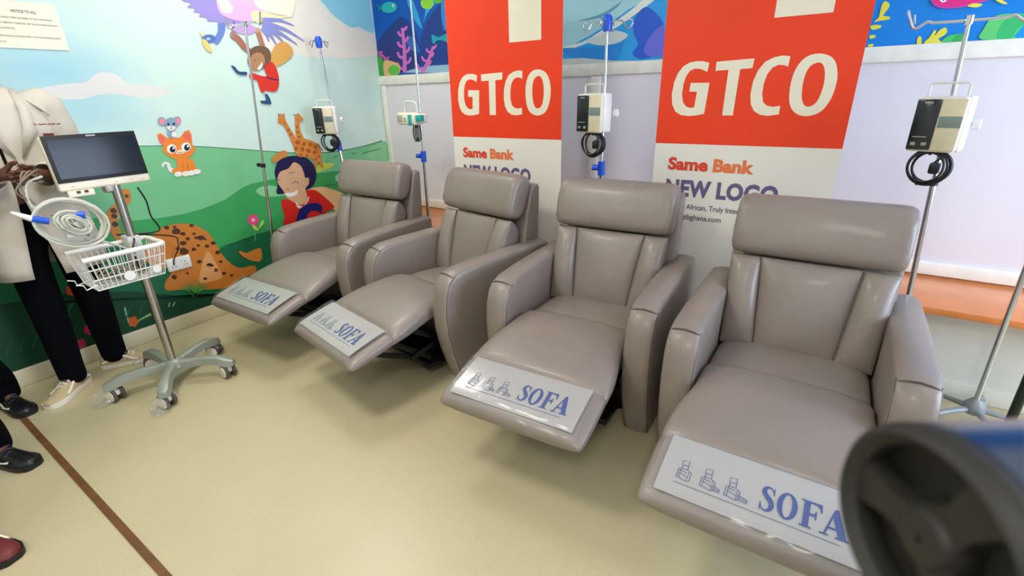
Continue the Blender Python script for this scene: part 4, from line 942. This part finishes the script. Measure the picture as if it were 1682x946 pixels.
#==PEOPLE==
# ------------------------------------------------------------------ people
def skin_mesh(name, joints, edges, m, parent, sub=2, root=0):
    """continuous body grown from a joint skeleton; joints = [(pos, rx, ry)]"""
    me = bpy.data.meshes.new(name); me.from_pydata([j[0] for j in joints], edges, [])
    o = bpy.data.objects.new(name, me); COL.objects.link(o)
    sm = o.modifiers.new('skin', 'SKIN'); sm.use_smooth_shade = True; sm.branch_smoothing = 0.6
    lay = me.skin_vertices[0].data if me.skin_vertices else None
    if lay is None:
        bm = bmesh.new(); bm.from_mesh(me); bm.verts.layers.skin.verify(); bm.to_mesh(me); bm.free(); lay = me.skin_vertices[0].data
    for i, j in enumerate(joints): lay[i].radius = (j[1], j[2] if len(j) > 2 else j[1]); lay[i].use_root = (i == root)
    ss = o.modifiers.new('sub', 'SUBSURF'); ss.levels = sub; ss.render_levels = sub
    dg = bpy.context.evaluated_depsgraph_get(); res = bpy.data.meshes.new_from_object(o.evaluated_get(dg))
    bpy.data.objects.remove(o); bpy.data.meshes.remove(me)
    res.name = name; res.materials.clear(); res.materials.append(m)
    for p_ in res.polygons: p_.use_smooth = True
    r = bpy.data.objects.new(name, res); COL.objects.link(r); r.parent = parent
    return r
def shoe(parent, ankle, ang, style):
    """one shoe, heel near the ankle, toe along ang"""
    u = Vector((math.cos(ang), math.sin(ang), 0)); q = Vector((-u.y, u.x, 0)); o0 = Vector((ankle.x, ankle.y, 0))
    up = SHOE_CANVAS if style == 'canvas' else (mat('black_shoe', '#121214', rough=0.35) if style == 'black' else mat('dark_red_shoe', '#6b1f22', rough=0.5))
    sol = RUBBER_WHITE if style == 'canvas' else mat('black_sole', '#101012', rough=0.5)
    T = [(-0.075,0.026,0.075,0.0),(-0.06,0.036,0.095,0),(-0.02,0.040,0.105,0),(0.03,0.040,0.098,0.002),(0.08,0.043,0.075,0.004),(0.13,0.048,0.058,0.006),(0.17,0.046,0.052,0.006),(0.20,0.034,0.044,0.005),(0.212,0.016,0.036,0.004)]
    rings = []; srings = []
    for s_, hw, h_, sh_ in T:
        c = o0+u*s_+q*sh_
        rings.append([c+q*(hw*math.cos(a))*(1-0.25*max(0, math.sin(a)))+Vector((0,0,0.022+(h_-0.022)*max(0, math.sin(a))**0.7)) for a in [PI*i/12 for i in range(13)]]+[c+Vector((0,0,0.02))])
        srings.append([c+q*((hw+0.005)*x)+Vector((0,0,z)) for x, z in ((-0.95,0.001),(-1,0.012),(-0.98,0.028),(0.98,0.028),(1,0.012),(0.95,0.001))])
    s_ = MB().loft(rings).build('shoe', up, parent, 60)
    MB().loft(srings).build('sole', sol, s_, 40)
    lc = MB()
    for k in range(5):
        x = 0.035+0.019*k; z = 0.100-0.0085*k-0.0006*k*k
        lc.tube([o0+u*x+q*-0.022+Vector((0,0,z-0.010)), o0+u*x+Vector((0,0,z)), o0+u*(x+0.006)+q*0.024+Vector((0,0,z-0.010))], 0.005, n=6)
    lc.build('laces', RUBBER_WHITE if style != 'black' else mat('black_lace', '#1c1c1e'), s_)
    def on_side(x, z, sg):
        i = max(k for k in range(len(T)) if T[k][0] <= x); j = min(i+1, len(T)-1); f = 0 if i == j else (x-T[i][0])/(T[j][0]-T[i][0])
        hw = T[i][1]+(T[j][1]-T[i][1])*f; h_ = T[i][2]+(T[j][2]-T[i][2])*f
        sa = min(1, max(0, (z-0.022)/max(0.01, h_-0.022)))**(1/0.7); a = math.asin(sa)
        return o0+u*x+q*(sg*(hw*math.cos(a)*(1-0.25*sa)+0.003))+Vector((0,0,z))
    if style != 'black':
        for sg in (-1, 1):
            st = MB()
            P = [(-0.06,0.045),(-0.02,0.060),(0.03,0.075),(0.06,0.060),(0.09,0.045),(0.12,0.035)]
            st.tube([on_side(*p_, sg) for p_ in smooth_loop(P, 4, False)], 0.007, n=6); st.build('side_stripe', RUBBER_WHITE, s_)
    if style == 'black':
        P = smooth_loop([(0.02,0.066),(0.03,0.050),(0.055,0.040),(0.085,0.040),(0.13,0.046)], 4, False)
        sw = MB(); add_stroke(sw, P, [0.006+0.018*math.sin(PI*min(1, i/16*1.25)) if i < 13 else 0.006 for i in range(17)], lambda x, z: on_side(x, z, -1), WHITE)
        sw.build('side_mark', None, s_)
    return s_
def person(label, x, y, face, feet, style, hands=None, coat=True, tall=1.0, grp=None):
    """standing person; face = heading angle; feet = [(x,y,angle) right, left]; hands = [right, left] world points"""
    t = thing('person', label, 'person', (x, y, 0))
    F = Vector((math.cos(face), math.sin(face), 0)); Rr = Vector((F.y, -F.x, 0))     # Rr: the person's right
    def L(r, f, z): return Rr*r+F*f+Vector((0, 0, z*tall))
    O = Vector((x, y, 0))
    J = [(L(0,0,0.95),0.13,0.10),(L(0,0.0,1.12),0.125,0.095),(L(0,0.0,1.32),0.15,0.10),(L(0,0.0,1.47),0.085,0.07),(L(0,0.01,1.545),0.055,0.055),(L(0,0.035,1.615),0.080,0.095),(L(0,0.025,1.70),0.100,0.118),(L(0,0.015,1.785),0.070,0.085),(L(0,0.135,1.655),0.016,0.018)]
    E_ = [(0,1),(1,2),(2,3),(3,4),(4,5),(5,6),(6,7),(6,8)]
    hj = []
    for i, sg in enumerate((1, -1)):
        sh_ = L(sg*0.185, 0.0, 1.44)
        if hands: wr_ = Vector(hands[i])-O; el = L(sg*0.25, -0.01, 1.16)
        else: el = L(sg*0.235, -0.02, 1.14); wr_ = L(sg*0.24, 0.06, 0.90)
        n0 = len(J); J += [(sh_,0.06),(el,0.045),(wr_,0.028,0.032)]; E_ += [(2,n0),(n0,n0+1),(n0+1,n0+2)]
        hd = (wr_-el).normalized()
        if hands: hd = (hd+Rr*(-sg)*0.6+Vector((0,0,0.1))).normalized()
        side = (Vector((0,0,1)) if hands else F); side = (side-hd*side.dot(hd)).normalized(); nr = hd.cross(side)*(1 if sg > 0 else -1)
        pl = wr_+hd*0.075; J.append((pl,0.035,0.018)); E_.append((n0+2,n0+3))
        for k in range(4):
            b_ = pl+side*(0.028-0.019*k)+hd*0.02; ln = (0.028,0.032,0.030,0.023)[k]
            c0 = len(J); cur = nr*(0.010 if not hands else 0.016)
            J += [(b_,0.0095),(b_+hd*ln+cur*0.5,0.009),(b_+hd*ln*1.8+cur*1.6,0.0085),(b_+hd*ln*2.3+cur*3.0,0.0075)]; E_ += [(n0+3,c0),(c0,c0+1),(c0+1,c0+2),(c0+2,c0+3)]
        c0 = len(J); th = wr_+hd*0.03+side*0.03
        J += [(th,0.013),(th+hd*0.03+side*0.022,0.011),(th+hd*0.06+side*0.026+nr*0.008,0.009)]; E_ += [(n0+2,c0),(c0,c0+1),(c0+1,c0+2)]
        hj.append((sh_, el, wr_))
    kn = []
    for i, sg in enumerate((1, -1)):
        fx, fy, fa = feet[i]; an = Vector((fx-x, fy-y, 0.085)); hip = L(sg*0.095, 0.0, 0.90); k_ = hip*0.5+an*0.5+F*0.03
        n0 = len(J); J += [(hip,0.085),(k_,0.056),(an+Vector((0,0,0.03)),0.036),(an+Vector((math.cos(fa)*0.09, math.sin(fa)*0.09, -0.052)),0.018)]; E_ += [(0,n0),(n0,n0+1),(n0+1,n0+2),(n0+2,n0+3)]
        kn.append((hip, k_, an))
        shoe(t, an, fa, style)
    skin_mesh('body', J, E_, SKIN, t)
    # face and hair
    hc = L(0, 0.025, 1.69)
    for sg in (1, -1):
        e_ = bmesh.new(); bmesh.ops.create_uvsphere(e_, u_segments=12, v_segments=8, radius=0.012); e_.verts.index_update()
        eye = MB(); eye.faces([v.co+L(sg*0.032, 0.104, 1.685) for v in e_.verts], [[v.index for v in f.verts] for f in e_.faces], WHITE)
        e_.free(); eo = eye.build('eye', None, t); MB().cyl(L(sg*0.032,0.112,1.685), L(sg*0.032,0.1175,1.685), 0.0055, n=10).build('pupil', BLACK, eo)
        MB().tube([L(sg*0.074,0.0,1.715), L(sg*0.082,-0.005,1.69), L(sg*0.072,0.0,1.65)], [0.006,0.011,0.006], n=8).build('ear', SKIN, t)
    MB().tube([L(-0.026,0.100,1.612), L(0,0.112,1.610), L(0.026,0.100,1.612)], [0.003,0.007,0.003], n=8).build('mouth', mat('lip', '#5a2a24', rough=0.5), t)
    hm = MB(); rings = []
    for k in range(7):
        f = k/6*PI*0.52; r_ = math.sin(f+0.02); z = 1.715+0.095*math.cos(f)
        rings.append([L(0.090*r_*math.cos(a), 0.006+0.104*r_*math.sin(a)-(0.02 if k > 4 else 0)*max(0, math.sin(a)), z) for a in [2*PI*j/20 for j in range(20)]])
    hm.loft(rings).build('hair', HAIR, t)
    # trousers
    tj = [(L(0,0,1.12),0.165,0.115),(L(0,0,0.88),0.155,0.125)]; te = [(0,1)]
    for (hip, k_, an) in kn:
        n0 = len(tj); tj += [(hip*0.92+k_*0.08,0.098,0.095),(k_,0.082),(k_*0.4+an*0.6,0.074),(an+Vector((0,0,0.10)),0.070),(an+Vector((0,0,-0.058)),0.066)]; te += [(1,n0),(n0,n0+1),(n0+1,n0+2),(n0+2,n0+3),(n0+3,n0+4)]
    skin_mesh('trousers', tj, te, NAVY, t)
    # top: coat (open below the chest) or shirt
    C_ = MB(); n = 40; zs = [(1.545,0.070,0.070,0.02),(1.52,0.10,0.085,0.03),(1.475,0.175,0.105,0.03),(1.42,0.205,0.125,0.03),(1.32,0.208,0.140,0.03),(1.20,0.20,0.140,0.035),(1.08,0.20,0.142,0.05),(0.95,0.215,0.155,0.12),(0.85,0.225,0.16,0.18),(0.74,0.235,0.165,0.24),(0.685,0.238,0.168,0.26)]
    if not coat: zs = [(z_, a_, b_, 0.012) for z_, a_, b_, g_ in zs[:9]]
    rings = []
    for z_, a_, b_, g_ in zs:
        rg = []
        for j in range(n+1):
            a = PI/2-0.25*(1 if coat else 0)+g_+(2*PI-2*g_)*j/n
            w_ = 1+0.018*math.sin(a*7+z_*4)*(1 if z_ < 1.2 else 0.3)
            rg.append(L(a_*math.cos(a)*w_, b_*math.sin(a)*w_, z_))
        rings.append(rg)
    cm = COAT if coat else mat('dark_shirt', '#23262d', rough=0.8)
    C_.loft(rings, cap=False, closed=False); ob = C_.build('coat' if coat else 'shirt', cm, t, 80)
    so_ = ob.modifiers.new('thickness', 'SOLIDIFY'); so_.thickness = 0.006
    if coat:
        for sg in (1, -1):
            lp = MB(); P = [(0.010,0.150,1.24),(0.055,0.146,1.38),(0.065,0.125,1.45),(0.07,0.06,1.53)]
            Q = [(0.016,0.148,1.24),(0.10,0.140,1.36),(0.105,0.115,1.46),(0.085,0.05,1.54)]
            lp.loft([[L(sg*a_[0], a_[1], a_[2]), L(sg*b_[0], b_[1]+0.006, b_[2])] for a_, b_ in zip(P, Q)], cap=False, closed=False)
            lo = lp.build('lapel', COAT, ob); q_ = lo.modifiers.new('thickness', 'SOLIDIFY'); q_.thickness = 0.006
        for k in range(4): MB().cyl(L(0.018,0.146,1.22-0.1*k), L(0.018,0.152,1.22-0.1*k), 0.008, n=12).build('button', WHITE, ob)
        em = MB()
        ef = lambda x_, y_: L(-0.095-x_, 0.1425-((0.085+x_)/0.21)**2*0.07+0.012, 1.375+y_-x_*0.04)
        text_mesh(em, 'Dr', ef, ink('#6d2f24'), 0.014, 0.0003, width=0.012)
        rs = random.Random(12)
        for xa, xb2 in ((0.018,0.052),(0.057,0.088),(0.093,0.112)):     # embroidered words too small to read in the photograph
            add_stroke(em, [(xa+(xb2-xa)*i/14, 0.004+0.0045*rs.random()) for i in range(15)], 0.0042, ef, ink('#6d2f24'))
        for a_, b_ in ((0.10,0.145),): em.poly([[(a_,1.352),(b_,1.350),(b_,1.338),(a_,1.340)]], lambda x_, y_: L(-x_-0.015, 0.145-(x_/0.21)**2*0.07+0.012, y_-0.012), ink('#6d3a36'))
        em.build('embroidery', None, ob)
    for (sh_, el, wr_) in hj:
        sl = MB(); cut = el*0.12+wr_*0.88
        inner = sh_*0.80+L(0,0,1.44)*0.20
        P = smooth_loop([tuple(inner+Vector((0,0,0.0))), tuple(sh_+Vector((0,0,0.012))), tuple(sh_*0.5+el*0.5), tuple(el), tuple(el*0.5+wr_*0.5), tuple(cut)], 4, False)
        rr = [0.092-0.034*(i/(len(P)-1)) + 0.002*math.sin(i*2.1) for i in range(len(P))]
        rr[0] = 0.06
        sl.tube(P, rr, n=18, cap=False); s2 = sl.build('sleeve', cm, ob if coat else t, 80)
        q_ = s2.modifiers.new('thickness', 'SOLIDIFY'); q_.thickness = 0.005
    return t
# the person in the white coat, hands together in front
h1, h2 = on_x(2, 292, -3.12), on_x(66, 290, -3.10)
person('person in open white coat and dark trousers standing behind the monitor trolley', -3.36, 0.64, 0.0, [(-3.40,0.545,math.atan2(-0.19,0.15)), (-3.50,0.775,1.05)], 'canvas', hands=[h1, h2], tall=1.03)
# two more people whose feet reach into the picture at the left edge
person('person at the left picture edge wearing two black trainers near the brown floor strip', -3.16, 0.02, 0.25, [(-2.94,0.13,0.35), (-3.49,0.28,0.12)], 'black', coat=False)
person('person at the lower left corner wearing a dark red shoe', -2.46, -0.20, 0.5, [(-2.40,-0.28,0.3), (-2.375,-0.055,0.32)], 'red', coat=False)

#==FOREGROUND==
# ------------------------------------------------------------------ black camera barrel close to the lens, on its tripod
dz = 0.30; ec = EYE + RW @ (Vector(((1513-PPX)/FPX, (885-PPY)/FPX, 1.0))*dz)
ax = (RW @ Vector((1.0, -0.02, 0.03))).normalized()
upv = (Vector((0,0,1))-ax*ax.z).normalized(); sd = ax.cross(upv)
fg = thing('camera_barrel', 'out of focus black camera barrel with spoked end cap in the lower right foreground', 'camera', ec)
def ringp(r, s): return [ax*s+(upv*math.cos(2*PI*j/48)+sd*math.sin(2*PI*j/48))*r for j in range(48)]
RB = 0.071
GLOSS = mat('glossy_black_barrel', '#4a525e', rough=0.2, metal=0.85)
MB().loft([ringp(RB*0.9,0.022), ringp(RB*0.99,0.0145), ringp(RB*0.995,0.20), ringp(RB*0.9,0.202)]).build('barrel', GLOSS, fg)
MATTE = mat('worn_black_rubber', '#211f1a', rough=0.6)
cp = MB(); cp.loft([ringp(RB*0.80,0.002), ringp(RB*0.90,-0.006), ringp(RB*0.985,0.0), ringp(RB,0.006), ringp(RB*0.985,0.014), ringp(RB*0.9,0.016)], cap=False)
cp.loft([ringp(RB*0.80,0.002), ringp(RB*0.80,0.020)], cap=False); cp.loft([ringp(RB*0.82,0.020), ringp(0.001,0.020)], cap=False)
cp.build('end_cap', MATTE, fg)
for k in range(3):
    a = 0.45+2*PI*k/3; v = upv*math.cos(a)+sd*math.sin(a); q = ax.cross(v)
    s_ = MB(); s_.loft([[v*r+q*(hw*sx)+ax*zz for sx, zz in ((-1,0.003),(1,0.003),(1.15,0.021),(-1.15,0.021))] for r, hw in ((0.010,0.014),(0.03,0.010),(RB*0.82,0.016))]); s_.build('spoke', MATTE, fg)
hb = MB(); hb.loft([ringp(0.002,-0.002), ringp(0.016,-0.001), ringp(0.021,0.006), ringp(0.022,0.021)], cap=False); hb.build('hub', MATTE, fg)
Rb = Matrix((ax, sd, upv)).transposed()
MB().box(ax*0.30, (0.20,0.12,0.15), 0.015, rot=Rb).build('camera_body', BLACK, fg)
tpb = ax*0.30-Vector((0,0,0.075)); gz = -ec.z
MB().cyl(tpb, Vector((tpb.x, tpb.y, gz+0.55)), 0.016, n=14).build('tripod_column', BLACK_METAL, fg)
for k in range(3):
    a = 0.2+2*PI*k/3
    MB().tube([Vector((tpb.x, tpb.y, tpb.z-0.10)), Vector((tpb.x+0.26*math.cos(a), tpb.y+0.26*math.sin(a), gz+0.006))], [0.014,0.011], n=10).build('leg', BLACK_METAL, fg)
bpy.context.view_layer.update()
